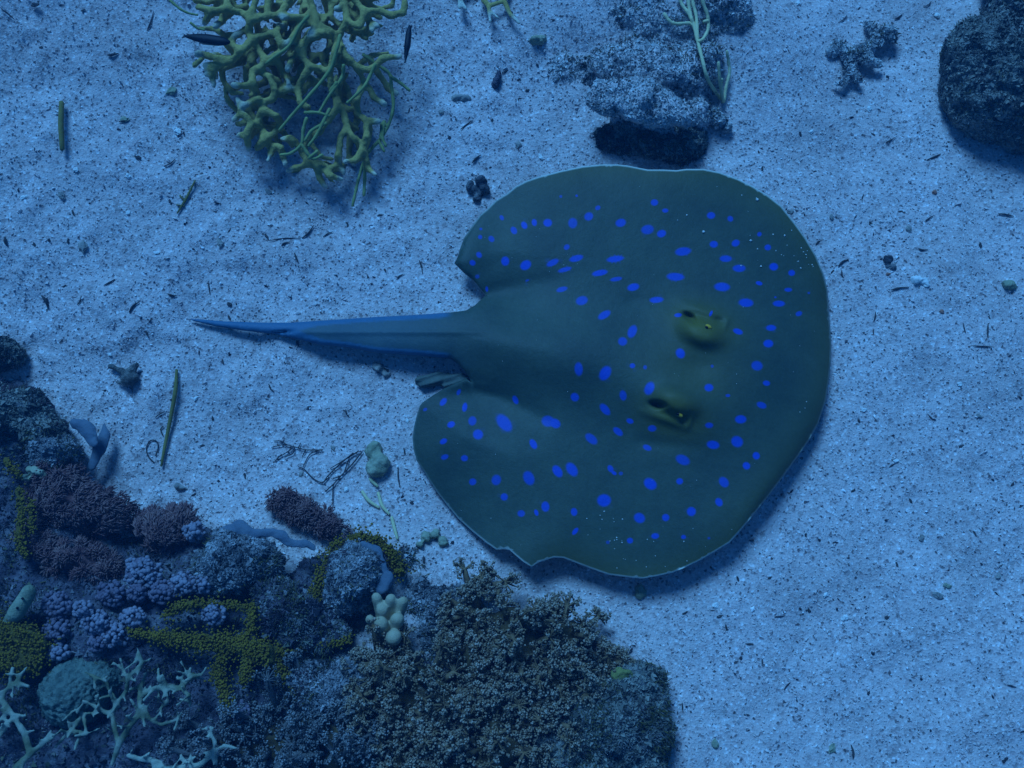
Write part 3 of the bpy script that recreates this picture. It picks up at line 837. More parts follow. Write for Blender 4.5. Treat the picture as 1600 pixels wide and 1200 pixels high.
def top_mm(key, px, py, extra=0.0):
    """height (mm) of a rock's top, or of the sand, at a plan spot"""
    V = ROCKV[key]; z = 0.03
    for _ in range(4):
        q = P(px, py, z); m = np.hypot(V[:, 0] - q[0], V[:, 1] - q[1]) < .004
        z = float(max(gh(q[0], q[1]), V[m, 2].max() if m.any() else -1))
    return z * 1000 + extra


def rock(name, prims, mat, label, cat='rock', voxel=0.0023, smooth=4, disp=((.006, 40, 3, 1, False), (.0028, 150, 3, 5, False)), group=None, parent=None, fn=None):
    V, Q = blob(prims, voxel, smooth, disp)
    if fn: V = fn(V)
    o = obj(name, V, Q, MS[mat], parent)
    ROCKV[name] = V
    if mat in GRIT and parent is None:
        ex = np.ptp(V[:, 0]) * np.ptp(V[:, 1])
        grit(o, V, Q, int(min(28000, ex * (.9e6 if mat == 'rock_boulder' else 1.5e6))), GRIT[mat][1], GRIT[mat][0], len(V) % 1000, 0, .66 if mat in ('rock_dark', 'rock_boulder') else .86)
        turf(o, V, Q, int(min(16000, ex * TURF[mat] * .65)), len(V) % 977)
    return tag(o, label, cat, group) if parent is None else o


rock('coral_rock', [S(1000, 158, 36, 84, 36, 9), S(1050, 172, 36, 44, 27, 9), S(950, 160, 33, 40, 24, 9), S(1010, 115, 18, 105, 50, 23), S(1090, 110, 16, 40, 56, 22), S(900, 110, 2, 50, 44, 14), S(1020, 40, 12, 120, 70, 27), S(1100, 20, 12, 80, 70, 27), S(1100, -70, 10, 130, 90, 28), S(1010, 205, 6, 66, 16, 20), S(1085, 185, 8, 26, 30, 20)],
     'sand', 'sand dusted reef rock with dark undercut front just above the stingray', disp=((.006, 30, 3, 1, False), (.0042, 110, 3, 5, False), (.0014, 420, 2, 8, False)))
rock('rock', [S(1015, 226, 4, 76, 24, 17), S(962, 222, 2, 36, 24, 15), S(1075, 222, 4, 30, 26, 17), S(1030, 240, 2, 50, 16, 12)], 'rock_dark', 'dark rock piece added to deepen the shade in the hollow between the dusted rock and the stingray', voxel=.0014, disp=((.006, 60, 3, 115, False), (.004, 180, 3, 116, False)))  # added dark piece that blackens the shadow of the undercut below the lip
rock('boulder', [S(1585, 110, 22, 112, 92, 42), S(1560, 150, 16, 88, 66, 34), S(1640, 150, 20, 100, 90, 44)], 'rock_boulder', 'dark pitted round boulder cut by the right edge of the picture',
     disp=((.006, 32, 3, 31, False), (.0038, 110, 3, 35, True), (.0012, 450, 2, 8, False)))
rock('rock', [S(1600, 20, 32, 58, 50, 30), S(1590, -40, 20, 50, 50, 30), S(1650, -10, 20, 60, 60, 36)], 'rock_dark', 'smaller dark lump behind the round boulder in the top right corner', disp=((.006, 50, 3, 41, False), (.004, 170, 3, 45, True)))
rock('rock', [S(645, 25, 2, 48, 52, 12), S(660, -10, 4, 60, 40, 16), S(720, -30, 6, 80, 40, 22), S(560, -30, 2, 90, 40, 18), S(600, 40, 0, 40, 40, 10)], 'rock_dark', 'dark rock, widened to stand for shadow, behind the netlike coral at the upper edge', disp=((.005, 50, 3, 56, False), (.003, 170, 3, 57, False)))  # rock base of the coral, extended dark to fill in the shadow beside it
rock('rock', [S(835, -8, 10, 36, 26, 24), S(868, -20, 10, 40, 30, 20)], 'rock_dark', 'small dark stone at the upper edge beside the white tipped coral', disp=((.004, 60, 3, 51, False), (.003, 170, 3, 55, False)))


def cz(ox, oy, s, pts):
    return [(ox + x * s, oy + y * s) for x, y in pts]


def limbs(polys, rad, z, ox, oy, s):
    """polylines of a zoomed tracing -> limb list; rad px, z mm or function of plan position"""
    pr, ends = [], []
    for pl in polys:
        q = cz(ox, oy, s, [p[:2] for p in pl]); 
        pts = [P(x, y, (z(x, y) if callable(z) else z) * MM) for x, y in q]
        rr = [(p[2] if len(p) > 2 else rad) * PX for p in pl]
        for i in range(len(pts) - 1): pr.append(('c', pts[i], rr[i], pts[i + 1], rr[i + 1]))
        ends.append((pts[0], pts[-1]))
    return pr, ends


pr, _ = limbs([[(250, 370, 6), (330, 330, 9), (385, 400, 9), (405, 500, 9), (450, 560, 6)], [(330, 330, 8), (290, 300, 5)], [(450, 350, 9), (530, 430, 10), (580, 450, 7)], [(450, 350, 9), (385, 400, 9)], [(530, 330, 8), (600, 260, 12), (660, 230, 11), (680, 285, 7)], [(530, 330, 8), (450, 350, 9)], [(500, 160, 5), (520, 175, 5), (560, 230, 6)], [(350, 580, 4), (300, 585, 4)], [(350, 580, 4), (390, 530, 5)]],
              9, 4, 1240, 0, .225)
rock('coral_rubble', pr, 'rock_dusty', 'dark forked chunk of dead coral lying on open sand left of the boulder', 'coral rubble', voxel=.0012, smooth=2, disp=((.003, 120, 3, 61, False), (.0014, 350, 2, 65, False)))
pr = [SG(1122, 188, 4, 16, 12, 8), SG(1112, 178, 4, 11, 9, 8), SG(1135, 200, 2, 10, 7, 5)]
rock('rubble_chunk', pr, 'rock_dusty', 'small brownish rubble chunk right of the rock undercut below the whip coral', 'coral rubble', voxel=.001, smooth=2, disp=((.003, 120, 3, 71, False),))

# the reef at the lower left
rock('reef_rock', [S(60, 900, -2, 130, 150, 34), S(200, 980, 0, 200, 130, 30), S(420, 1050, -2, 180, 130, 30), S(100, 1120, -2, 200, 150, 26), S(330, 890, -4, 120, 70, 28), S(520, 960, -4, 110, 95, 26),
                   S(620, 1120, -6, 180, 120, 28), S(800, 1120, -8, 150, 110, 26), S(300, 1230, 0, 400, 110, 32), S(-60, 800, 0, 150, 220, 40), S(-80, 1150, 0, 200, 200, 44), S(700, 1260, -4, 320, 100, 28)],
     'rock_purple', 'broad violet and dusty reef rock carrying all the corals at lower left', voxel=.0029, disp=((.011, 24, 3, 81, False), (.005, 90, 3, 85, False), (.002, 300, 2, 88, False)))
rock('rock', [SG(35, 650, 10, 60, 42, 24), SG(70, 680, 10, 40, 34, 22), SG(-20, 660, 12, 70, 60, 30)], 'rock_dark', 'dark rock at the left edge above the purple tufts', disp=((.007, 45, 3, 91, False), (.004, 150, 3, 95, False)))
rock('rock', [SG(92, 705, 14, 40, 22, 22), SG(75, 725, 12, 36, 18, 18)], 'rock_dim', 'pale sand dusted stone beside the blue sponge at left', disp=((.005, 60, 3, 96, False), (.003, 200, 3, 97, False)))
rock('rock', [SG(15, 552, 3, 24, 22, 10), SG(-10, 560, 3, 30, 30, 14)], 'rock_dark', 'small dark stone on the sand at the left edge level with the tail', disp=((.004, 90, 3, 98, False), (.002, 250, 3, 99, False)))
rock('boulder', [S(556, 900, 26, 44, 46, 22), S(540, 930, 20, 40, 32, 20), S(575, 925, 22, 24, 26, 16)], 'rock_dim', 'pale dusty boulder with blue sponge rim next to the cream finger coral', voxel=.0018, disp=((.005, 55, 3, 101, False), (.003, 170, 3, 102, False), (.001, 500, 2, 103, False)))
rock('rock', [S(455, 960, 22, 60, 46, 20), S(500, 985, 20, 50, 36, 18), S(430, 930, 20, 34, 24, 16)], 'rock_purple', 'violet grey rock between the two mustard crusts', voxel=.0019, disp=((.005, 55, 3, 104, False), (.0035, 160, 3, 105, False), (.001, 500, 2, 103, False)))
rock('rock', [S(385, 872, 22, 58, 34, 20), S(350, 895, 20, 50, 34, 18)], 'rock_dim', 'pitted dusty rock right under the long blue sponge strip', voxel=.0019, disp=((.006, 60, 3, 106, False), (.004, 170, 3, 107, False)))
rock('rock', [S(500, 1075, 22, 62, 42, 18), S(545, 1050, 18, 40, 30, 16)], 'rock_dim', 'pale lilac dusted rock left of the large brown soft coral', voxel=.0019, disp=((.006, 50, 3, 108, False), (.003, 170, 3, 109, False)))
rock('rock', [S(690, 965, 2, 46, 60, 15), S(655, 930, 0, 30, 40, 14), S(640, 880, 0, 26, 26, 10)], 'rock_dim', 'dusty rubble slope between the cream finger coral and the bushy soft coral', voxel=.0018, disp=((.005, 60, 3, 113, False), (.004, 170, 3, 114, False), (.0012, 420, 2, 112, False)))
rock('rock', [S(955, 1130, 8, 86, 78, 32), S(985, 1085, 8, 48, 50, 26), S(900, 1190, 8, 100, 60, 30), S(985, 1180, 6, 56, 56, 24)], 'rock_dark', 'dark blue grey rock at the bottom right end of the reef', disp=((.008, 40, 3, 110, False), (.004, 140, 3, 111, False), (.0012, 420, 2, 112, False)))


# ------------------------------------------------------------------ branching corals
FC = [[(250, 40), (330, 60), (420, 50), (500, 70), (545, 110), (545, 200), (560, 220), (500, 290), (440, 350), (350, 370), (290, 370, 5)],
      [(420, 50), (410, -40)], [(420, 50), (395, 110), (350, 150, 5)], [(545, 110), (580, 0), (590, -60)],
      [(545, 110), (640, 95), (720, 80), (760, 20), (790, -30)], [(720, 80), (735, 105, 4)],
      [(560, 220), (640, 200), (700, 190), (710, 140, 5)], [(700, 190), (720, 250), (765, 250, 5)],
      [(440, 350), (360, 330), (290, 310), (250, 305, 5)], [(500, 290), (430, 240), (470, 195, 5)],
      [(350, 370), (330, 430), (342, 490, 4)], [(350, 370), (300, 420, 5)],
      [(560, 220), (600, 290), (640, 350), (600, 390), (560, 400)], [(640, 350), (730, 290), (790, 220), (830, 150), (880, 130), (930, 140)],
      [(640, 350), (700, 350), (740, 420), (770, 475, 4)],
      [(560, 400), (560, 470), (600, 550), (620, 620), (590, 690), (620, 720), (625, 800), (590, 840, 6)], [(560, 470), (520, 490), (450, 485, 5)], [(600, 560), (550, 580), (515, 600, 5)],
      [(600, 400), (660, 440), (690, 510), (680, 560), (620, 580)], [(690, 530), (760, 510), (820, 500), (850, 440), (890, 380), (850, 330), (820, 280), (820, 210), (810, 170)],
      [(890, 380), (950, 390), (1000, 420), (1010, 500), (1040, 560), (1080, 640), (1100, 720), (1060, 790), (1050, 880), (1050, 940), (1080, 980, 4)],
      [(820, 500), (830, 580), (880, 610, 6)], [(820, 290), (790, 320), (760, 395, 5)],
      [(620, 720), (560, 700), (500, 640), (480, 565, 5)], [(500, 640), (460, 680, 5)], [(560, 700), (530, 760), (480, 770, 4)], [(530, 760), (540, 850, 4)],
      [(625, 800), (680, 830), (720, 840), (740, 900), (750, 940, 4)], [(680, 830), (650, 910, 4)], [(620, 620), (700, 660), (730, 700), (680, 760), (625, 800)],
      [(930, 140), (890, 185, 5)], [(930, 140), (1000, 170), (1050, 220), (1030, 300), (1000, 420)], [(850, 330), (850, 260), (870, 220), (960, 190), (1050, 220)],
      [(1050, 220), (1080, 300), (1150, 380), (1230, 400), (1260, 370), (1310, 330), (1400, 320, 4)],
      [(1150, 380), (1200, 470), (1260, 560), (1310, 590, 5)], [(1200, 470), (1150, 560), (1160, 650), (1210, 690), (1280, 690, 5)], [(1210, 690), (1210, 780), (1190, 840), (1150, 910), (1085, 920, 4)],
      [(1100, 720), (1130, 780), (1190, 830)], [(1050, 220), (1100, 120), (1090, 40), (1040, 50, 5)], [(1100, 120), (1170, 150), (1200, 70), (1150, 10), (1120, -50)],
      [(1200, 70), (1230, 130), (1275, 148, 4)], [(1230, 130), (1240, 180, 4)], [(930, 140), (910, 60), (880, -30)], [(910, 60), (860, 100), (760, 95), (720, 80)],
      [(1050, 940), (1000, 960), (950, 930), (880, 930), (820, 950), (765, 970, 5)], [(950, 930), (1000, 1000), (1065, 1018, 4)], [(920, 940), (950, 1030), (982, 1062, 4)],
      [(880, 930), (850, 870), (790, 790), (730, 790, 5)], [(850, 870), (870, 800), (950, 740), (1040, 620), (1040, 560)], [(1190, 840), (1220, 960), (1262, 990, 4)],
      [(330, 60), (300, 110), (290, 130, 5)], [(1200, 70), (1290, 60), (1340, 90), (1420, 70), (1430, 10)], [(640, 95), (660, -40)], [(1090, 40), (1060, -50)]]
import hashlib
def sand_mm(x, y, _c={}):
    k = (round(x / 12), round(y / 12))
    if k not in _c: _c[k] = 1000 * float(PG(k[0] * 12., min(k[1] * 12., 310))[2])
    return _c[k]


def fcz(x, y):
    h = int(hashlib.md5(f'{round(x)}_{round(y)}'.encode()).hexdigest()[:6], 16) / 0xffffff
    return 9 + 28 * max(0, 1 - max(0, y) / 300.) ** .8 + 9 * h + sand_mm(x, y)
pr, en = limbs(FC, 5.9, fcz, 240, 0, .275)
FC2 = [[(x + 45 + 30 * math.sin(k * 1.7), y - 25 + 35 * math.cos(k * 2.3), (q[0] if q else 6.5) * .9) for x, y, *q in pl] for k, pl in enumerate(FC) if k % 2 == 0]
pr2, en2 = limbs(FC2, 5.6, lambda x, y: max(4, fcz(x, y) - 17), 240, 0, .275)
FC3 = [[(1500 - x * .9 + 20 * math.sin(k), y * .62 - 40, (q[0] if q else 6.0) * .85) for x, y, *q in pl] for k, pl in enumerate(FC) if k % 3 != 1]
pr3, en3 = limbs(FC3, 5.6, lambda x, y: max(5, fcz(x, y) - 9), 240, 0, .275)
FC4 = [[(x * .96 - 20 + 40 * math.sin(k * 2.1), y * .9 + 30 * math.cos(k * 1.3), (q[0] if q else 5.6) * .85) for x, y, *q in pl] for k, pl in enumerate(FC) if k % 2 == 1]
pr4, en4 = limbs(FC4, 5.4, lambda x, y: max(4, fcz(x, y) - 12), 240, 0, .275)
pr2 = pr2 + pr3 + pr4; FC2 = FC2 + FC3 + FC4
stem = [('c', P(480, 20, 28 * MM), .006, P(480, -60, 4 * MM), .012), ('c', P(400, 10, 28 * MM), .006, P(440, -60, 4 * MM), .012), ('c', P(560, 10, 28 * MM), .006, P(520, -70, 4 * MM), .012)]
V, Q = blob(pr + pr2 + stem, .0011, 3, ((.0011, 190, 3, 7, False), (.0004, 600, 2, 8, False)))
tips = [e[1] for e, pl in zip(en, FC) if len(pl[-1]) > 2 and pl[-1][2] <= 5] + [e[1] for e, pl in zip(en2, FC2) if pl[-1][2] < 4.6][:14]
d = near(V, tips)
tag(obj('fire_coral', V, Q, MS['fire_coral'], attrs={'tip': (1 - sstep(.0015, .006, d)) * .7}), 'large netlike mustard coral with pale branch tips hanging in from the upper left', 'coral')

pr, _ = limbs([[(719, -30, 5), (719, 0, 4.5), (718, 12, 3.5)], [(719, 0, 4), (728, 14, 3)], [(750, -30, 5), (756, 0, 5), (763, 9, 4), (787, 2, 4), (795, -25, 5)], [(763, 9, 4), (766, 34, 3)], [(770, 20, 3), (778, 28, 2.6)], [(787, 0, 4.5), (797, 22, 4), (811, 36, 3)], [(700, -20, 6), (745, -30, 6), (800, -30, 6)]], 4, 26, 0, 0, 1)
pr.append(('c', P(750, -30, 26 * MM), .004, P(755, -70, 0), .008))
V, Q = blob(pr, .0009, 4, ((.0004, 200, 2, 8, False),))
d = near(V, [P(718, 12, .026), P(728, 14, .026), P(766, 34, .026), P(778, 28, .026), P(811, 36, .026)])
tag(obj('fire_coral', V, Q, MS['fire_coral'], attrs={'tip': (1 - sstep(.004, .011, d))}), 'small white tipped coral sprig hanging over the upper edge left of the rock', 'coral')

def twiglets(pr, n, seed, r=(2.0, 3.2), L=(9, 20)):
    rg = np.random.default_rng(seed); o = []
    for _ in range(n):
        q = pr[rg.integers(len(pr))]
        if q[0] != 'c': continue
        t = rg.uniform(); p0 = q[1] + (q[3] - q[1]) * t
        d = rg.normal(size=3); d[2] = abs(d[2]) * .6; d /= np.linalg.norm(d); l = rg.uniform(*L) * PX; rr = rg.uniform(*r) * PX
        p1 = p0 + d * l; o.append(('c', p0, rr * 1.15, p1, rr * .95))
        if rg.uniform() < .5:
            e = d + rg.normal(size=3) * .6; e /= np.linalg.norm(e); o.append(('c', p0 + d * l * .6, rr, p0 + d * l * .6 + e * l * .6, rr * .7))
    return o


def strands(name, polys, rad, z, ox, oy, s, mat, label, cat, group=None, n=7, sub=5, taper=.75):
    parts = []
    for pl in polys:
        q = cz(ox, oy, s, [p[:2] for p in pl]); pts = [P(x, y, (z(x, y) if callable(z) else z) * MM) for x, y in q]
        pts = spline(pts, sub); r = np.linspace(1, taper, len(pts)) * rad * PX
        r = r * (1 + .12 * np.sin(np.arange(len(pts)) * 1.9 + len(pl)))
        parts.append(tube(pts, r, n))
    V, F = join(parts)
    return tag(obj(name, V, F, MS[mat]), label, cat, group)

strands('whip_coral', [[(1165, -40), (1185, 20), (1215, 60), (1240, 110), (1260, 190), (1285, 290), (1310, 380), (1365, 465), (1385, 480)], [(1210, -40), (1225, 60), (1235, 100), (1255, 170)], [(1100, 65), (1125, 100), (1160, 115), (1220, 112), (1245, 125)], [(1235, -40), (1240, 20), (1255, 80), (1262, 190)], [(1275, -40), (1290, 20), (1310, 80), (1312, 140), (1290, 185), (1268, 200)], [(1312, 100), (1290, 105)]],
        3.0, lambda x, y: top_mm('coral_rock', x, y, 3.0 if y > 5 else 6.0), 680, 0, .325, 'pale_whip', 'pale branching whip coral lying over the sand dusted rock', 'whip coral', taper=.95)
strands('whip_coral', [[(1385, 490), (1370, 400), (1362, 300)], [(1388, 490), (1398, 420), (1415, 350), (1410, 300), (1402, 245)], [(1380, 480), (1375, 420), (1378, 380)]], 3.0, lambda x, y: top_mm('coral_rock', x, y, 3.0 + (160 - y) * .05), 680, 0, .325, 'pale_whip', 'short pale forked whip coral sprig at the right foot of the rock', 'whip coral', taper=.8)

AS = [[[(880, 90), (830, 150), (770, 260), (690, 320), (640, 360)]], [[(1060, 200), (1040, 280), (1000, 400), (870, 560), (790, 650), (715, 740)]], [[(1080, 370), (1070, 440), (1000, 540), (940, 640)], [(1040, 470), (1000, 520)]],
      [[(1190, 310), (1260, 360), (1340, 420), (1350, 480), (1362, 610), (1330, 720), (1280, 800), (1210, 880), (1170, 1000), (1150, 1080), (1130, 1170)], [(1345, 435), (1400, 470), (1455, 515)], [(1330, 720), (1300, 700), (1290, 790)], [(1280, 800), (1310, 860)], [(1200, 900), (1200, 1000), (1195, 1110)], [(1310, 690), (1300, 780), (1320, 830)]],
      [[(1260, 365), (1230, 430), (1190, 500), (1100, 585)]], [[(870, 670), (850, 740), (840, 820), (780, 870), (720, 880)], [(860, 640), (930, 640), (1000, 660)], [(1000, 620), (930, 760), (880, 830)], [(980, 700), (900, 740), (860, 800)], [(840, 820), (900, 900), (960, 880)], [(930, 860), (880, 900)]],
      [[(90, 0), (150, 50), (200, 75), (250, 85)], [(210, 130), (250, 160), (290, 170)]]]
LB = ['thin green strand running over the upper middle of the netlike coral', 'long straight green strand crossing the centre of the netlike coral', 'short green strand beside the long one on the netlike coral',
      'long green strand trailing down the right side of the netlike coral to the sand', 'green strand forking left off the trailing strand', 'tangled green strands over the lower end of the netlike coral', 'pale green strand at the upper left corner of the netlike coral']
for k, (pl, lb) in enumerate(zip(AS, LB)):
    strands('algae_strand', pl, 3.2 if k != 6 else 2.2, (lambda x, y: sand_mm(x, y) + 21 + 28 * max(0, 1 - max(0, y) / 300.) ** .8) if k != 3 else (lambda x, y: sand_mm(x, y) + 34 * max(0, 1 - y / 330) + 6), 240, 0, .275, 'algae_strand', lb, 'algae', 'green strands on the netlike coral', n=6)


# small black fish in front of the coral
def fish(px0, py0, px1, py1, z, wid, label):
    a, b = P(px0, py0, z), P(px1, py1, z)
    t = np.linspace(0, 1, 15); prof = np.interp(t, [0, .08, .25, .5, .8, .93, 1.0], [.12, .34, .72, 1, .95, .7, .35])
    pts = a + (b - a) * t[:, None]
    o = thing('fish', (a + b) / 2, label, 'fish', 'small black fish by the coral')
    V, F = tube(pts, prof * wid * PX, 10, .6)
    obj('body', V, F, MS['black'], o)
    d = (b - a) / np.linalg.norm(b - a); s = np.cross(d, [0, 0, 1.0])
    L = np.linalg.norm(b - a)
    q = np.array([a + d * .10 * L, a - d * .03 * L + s * wid * PX * .45, a + d * .015 * L, a - d * .03 * L - s * wid * PX * .45])
    up = np.array([0, 0, .0004])
    V = np.concatenate([q + up, q - up]); 
    F = [np.array([(0, 1, 2, 3), (7, 6, 5, 4), (0, 4, 5, 1), (1, 5, 6, 2), (2, 6, 7, 3), (3, 7, 4, 0)], np.int32)]
    obj('tail_fin', V, F, MS['black'], o, smooth=False)
    q = np.array([a + d * .35 * L + s * wid * PX * .8, a + d * .45 * L + s * wid * PX * 1.12, a + d * .8 * L + s * wid * PX * .95, a + d * .8 * L + s * wid * PX * .5])
    V = np.concatenate([q + up, q - up]); obj('dorsal_fin', V, F, MS['black'], o, smooth=False)
fish(287, 56, 358, 66, .082, 8.5, 'small slender black fish at the upper left edge of the netlike coral')
fish(633, 98, 640, 40, .042, 5.0, 'small thin black fish upright against the dark gap right of the netlike coral')

# ------------------------------------------------------------------ reef corals
def finger_coral():
    F_ = [((589, 934), (576, 960), 8.0), ((611, 936), (604, 962), 8.5), ((630, 940), (636, 966), 8.0), ((597, 953), (590, 972), 8.5), ((578, 968), (590, 985), 7.0), ((596, 975), (604, 990), 9.5), ((621, 968), (622, 990), 9.5), ((616, 996), (606, 1000), 11)]
    pr = [S(606, 985, 14, 22, 17, 12)]
    for (a, b, r) in F_:
        tp_ = P(*a, 42 * MM); bs = P(606 + (a[0] - 606) * .45, 1003 + (a[1] - 1003) * .45, 27 * MM)
        pr.append(('c', tp_, r * PX * 1.0, bs, r * PX * 1.0)); pr.append(('c', bs, r * PX * .95, P(606, 990, 14 * MM), 11 * PX))
    V, Q = blob(pr, .0008, 3, ((.0008, 130, 2, 9, False),))
    tag(obj('finger_coral', V, Q, MS['cream']), 'cream knobbly finger coral in the hollow beside the dusty boulder', 'coral')
finger_coral()


def broccoli(name, lumps, nt, mat, stalk, label, seed, bead=1.35, length=(12, 24), group=None):
    global RNG
    RNG = np.random.default_rng(seed)
    c0 = P(lumps[0][0], lumps[0][1], 0)
    o = thing(name, [c0[0], c0[1], 0.0], label, 'soft coral', group)
    pr = [S(x, y, z, r * .56, r * .56, h * .6) for x, y, z, r, h in lumps] + [S(x, y, z * .4, r * .5, r * .5, z * .8) for x, y, z, r, h in lumps]
    V, Q = blob(pr, .0022, 3, ((.004, 60, 3, seed, False), (.002, 200, 2, seed + 1, False)))
    obj('stalk', V, Q, MS[stalk], o)
    pos, sc, tip = [], [], []; cones = []; tw0, tw1 = [], []
    wts = np.array([l[3] ** 1.5 for l in lumps], float); wts /= wts.sum()
    for _ in range(int(nt / 3.9)):
        x, y, z, r, h = lumps[RNG.choice(len(lumps), p=wts)]
        d = RNG.normal(size=3); d[2] = abs(d[2]) * .9 + .05; d /= np.linalg.norm(d)
        cc = P(x, y, z * MM); rad = np.array([r * PX, r * PX, h * MM])
        p0 = cc + d * rad * .55; nn = d / rad; nn /= np.linalg.norm(nn); nn = nn + RNG.normal(size=3) * .25; nn /= np.linalg.norm(nn)
        L = RNG.uniform(*length) * PX * RNG.choice([.8, 1.15, 1.3, 2.1]); p1 = p0 + nn * L
        cones.append(tube(np.stack([p0, p1]), np.array([5.0, 3.6]) * PX, 6))
        RR = RNG.uniform(9, 19) * PX
        for k in range(RNG.integers(13, 21)):
            e = RNG.normal(size=3); e /= np.linalg.norm(e); e = e + nn * RNG.uniform(.35, 1.0); e /= np.linalg.norm(e)
            c = p1 + e * RR * RNG.uniform(.7, 1.25)
            tw0.append(p1); tw1.append(c)
            lt = np.clip(np.dot(e, nn) * .8 + .2, 0, 1) * RNG.uniform(.35, 1); cr_ = RNG.uniform(2.2, 4.2) * PX
            for q in range(7):
                f = RNG.normal(size=3); f /= np.linalg.norm(f); f = f + e * .5
                pos.append(c + f * cr_ * .85); sc.append(RNG.uniform(.8, 1.4) * bead * PX); tip.append(np.clip(lt * (.45 + .6 * max(0, np.dot(f, e))), 0, 1) * RNG.uniform(.6, 1))
    V1, F1 = scatter(OCT, np.array(pos), np.array(sc)*1.15, rand_rot(len(pos)), .12)
    tw0, tw1 = np.array(tw0), np.array(tw1)
    V2, F2 = join(cones + [(lambda h: (h[0], [h[1]]))(hairs(tw0, tw0 * .3 + tw1 * .7, tw1, 1.7 * PX))])
    V, F = join([(V1, [F1]), (V2, F2)])
    tp = np.concatenate([np.repeat(np.array(tip), 6), np.zeros(len(V2))])
    tag(obj('polyp_branchlets', V, F, MS[mat], o, attrs={'tip': tp}), kind='stuff')


broccoli('broccoli_coral', [(805, 1000, 18, 84, 26), (745, 965, 16, 42, 24), (880, 1000, 14, 52, 24), (735, 1030, 14, 44, 22), (860, 1060, 14, 60, 22), (735, 925, 14, 22, 18), (800, 1065, 16, 60, 24)], 620, 'broccoli', 'stalk', 'large bushy brown soft coral standing just below the stingray', 301)
broccoli('broccoli_coral', [(650, 1090, 22, 92, 24), (600, 1050, 20, 56, 20), (700, 1120, 20, 70, 22), (620, 1160, 22, 80, 22)], 600, 'broccoli', 'stalk', 'low brown soft coral left of the bushy one with pale grainy tips', 302)
broccoli('broccoli_coral', [(770, 1160, 22, 80, 22), (700, 1200, 22, 80, 22), (830, 1130, 18, 44, 18)], 420, 'broccoli', 'stalk', 'brown soft coral cut by the bottom edge under the bushy one', 303)
broccoli('broccoli_coral', [(430, 1160, 22, 74, 22), (520, 1170, 22, 74, 22), (360, 1180, 20, 56, 20), (480, 1125, 20, 50, 18)], 430, 'grey_coral', 'stalk', 'grey soft coral with pointed fingers at the bottom edge beside the antler coral', 304, bead=1.25, length=(16, 34))
broccoli('broccoli_coral', [(930, 1045, 12, 26, 18), (950, 1062, 10, 20, 16)], 90, 'broccoli', 'stalk', 'small brown soft coral tuft at the edge of the dark end rock', 305)


def tuft(lumps, ns, label, seed, mat='hair', lean=(.5, .25), L=(20, 40)):
    global RNG
    RNG = np.random.default_rng(seed)
    c0 = P(lumps[0][0], lumps[0][1], 0)
    o = thing('soft_coral_tuft', [c0[0], c0[1], 0.0], label, 'soft coral', 'purple brown feathery tufts')
    V, Q = blob([S(x, y, z, rx * .66, ry * .66, h * .72) for x, y, z, rx, ry, h in lumps], .002, 3, ((.003, 70, 3, seed, False),))
    obj('base', V, Q, MS['hair'], o, attrs={'tip': np.zeros(len(V))})
    wts = np.array([l[3] * l[4] for l in lumps], float); wts /= wts.sum()
    nh, m = ns // 22, 42
    la = np.array(lumps, float)[RNG.choice(len(lumps), nh, p=wts)]
    d = RNG.normal(size=(nh, 3)); d[:, 2] = np.abs(d[:, 2]) + .05; d /= np.linalg.norm(d, axis=1)[:, None]
    hc = P(la[:, 0], la[:, 1], la[:, 2] * MM) + d * np.stack([la[:, 3] * PX, la[:, 4] * PX, la[:, 5] * MM], -1) * .86
    fl = np.array([lean[0], lean[1], .25]) * .7 + np.stack([vn(hc * 40, 5), vn(hc * 40, 6), np.zeros(nh)], -1) * .8
    hr = np.repeat(RNG.uniform(5, 10, nh) * PX, m)[:, None]; ht = np.repeat(RNG.uniform(0, .8, nh), m)
    hc, fl = np.repeat(hc, m, 0), np.repeat(fl, m, 0); k = nh * m
    e = RNG.normal(size=(k, 3)); e[:, 2] = np.abs(e[:, 2]); e /= np.linalg.norm(e, axis=1)[:, None]
    p0 = hc + e * hr * .6; dr = e * .8 + fl + RNG.normal(size=(k, 3)) * .1; dr /= np.linalg.norm(dr, axis=1)[:, None]
    ll = RNG.uniform(7, 14, k)[:, None] * PX
    V, F = hairs(p0, p0 + dr * ll * .6, p0 + dr * ll + np.array([0, 0, -.18]) * ll, 1.05 * PX)
    tp = [np.repeat(np.clip(ht + RNG.normal(size=k) * .15, 0, 1), 7)]
    tag(obj('tentacle_fringe', V, F, MS[mat], o, attrs={'tip': np.concatenate(tp)}), kind='stuff')


tuft([(110, 785, 18, 70, 42, 20), (165, 800, 16, 56, 36, 20), (95, 745, 16, 44, 28, 18)], 4200, 'large purple brown feathery tuft below the pale stone at left', 311)
tuft([(255, 830, 14, 46, 30, 18), (285, 815, 12, 30, 20, 16)], 1800, 'mid sized purple brown tuft between the large tuft and the dusty pitted rock', 312, lean=(.1, .6))
tuft([(455, 788, 3, 36, 18, 9), (485, 805, 3, 40, 20, 10), (515, 825, 3, 28, 16, 9)], 1800, 'purple brown tuft on the sand just above the mustard arch', 313, lean=(.5, -.2))
tuft([(120, 875, 16, 80, 32, 18), (70, 850, 16, 50, 36, 18)], 2600, 'dim purple tuft in the shade above the lilac clusters', 314, lean=(.2, .2), L=(12, 24))


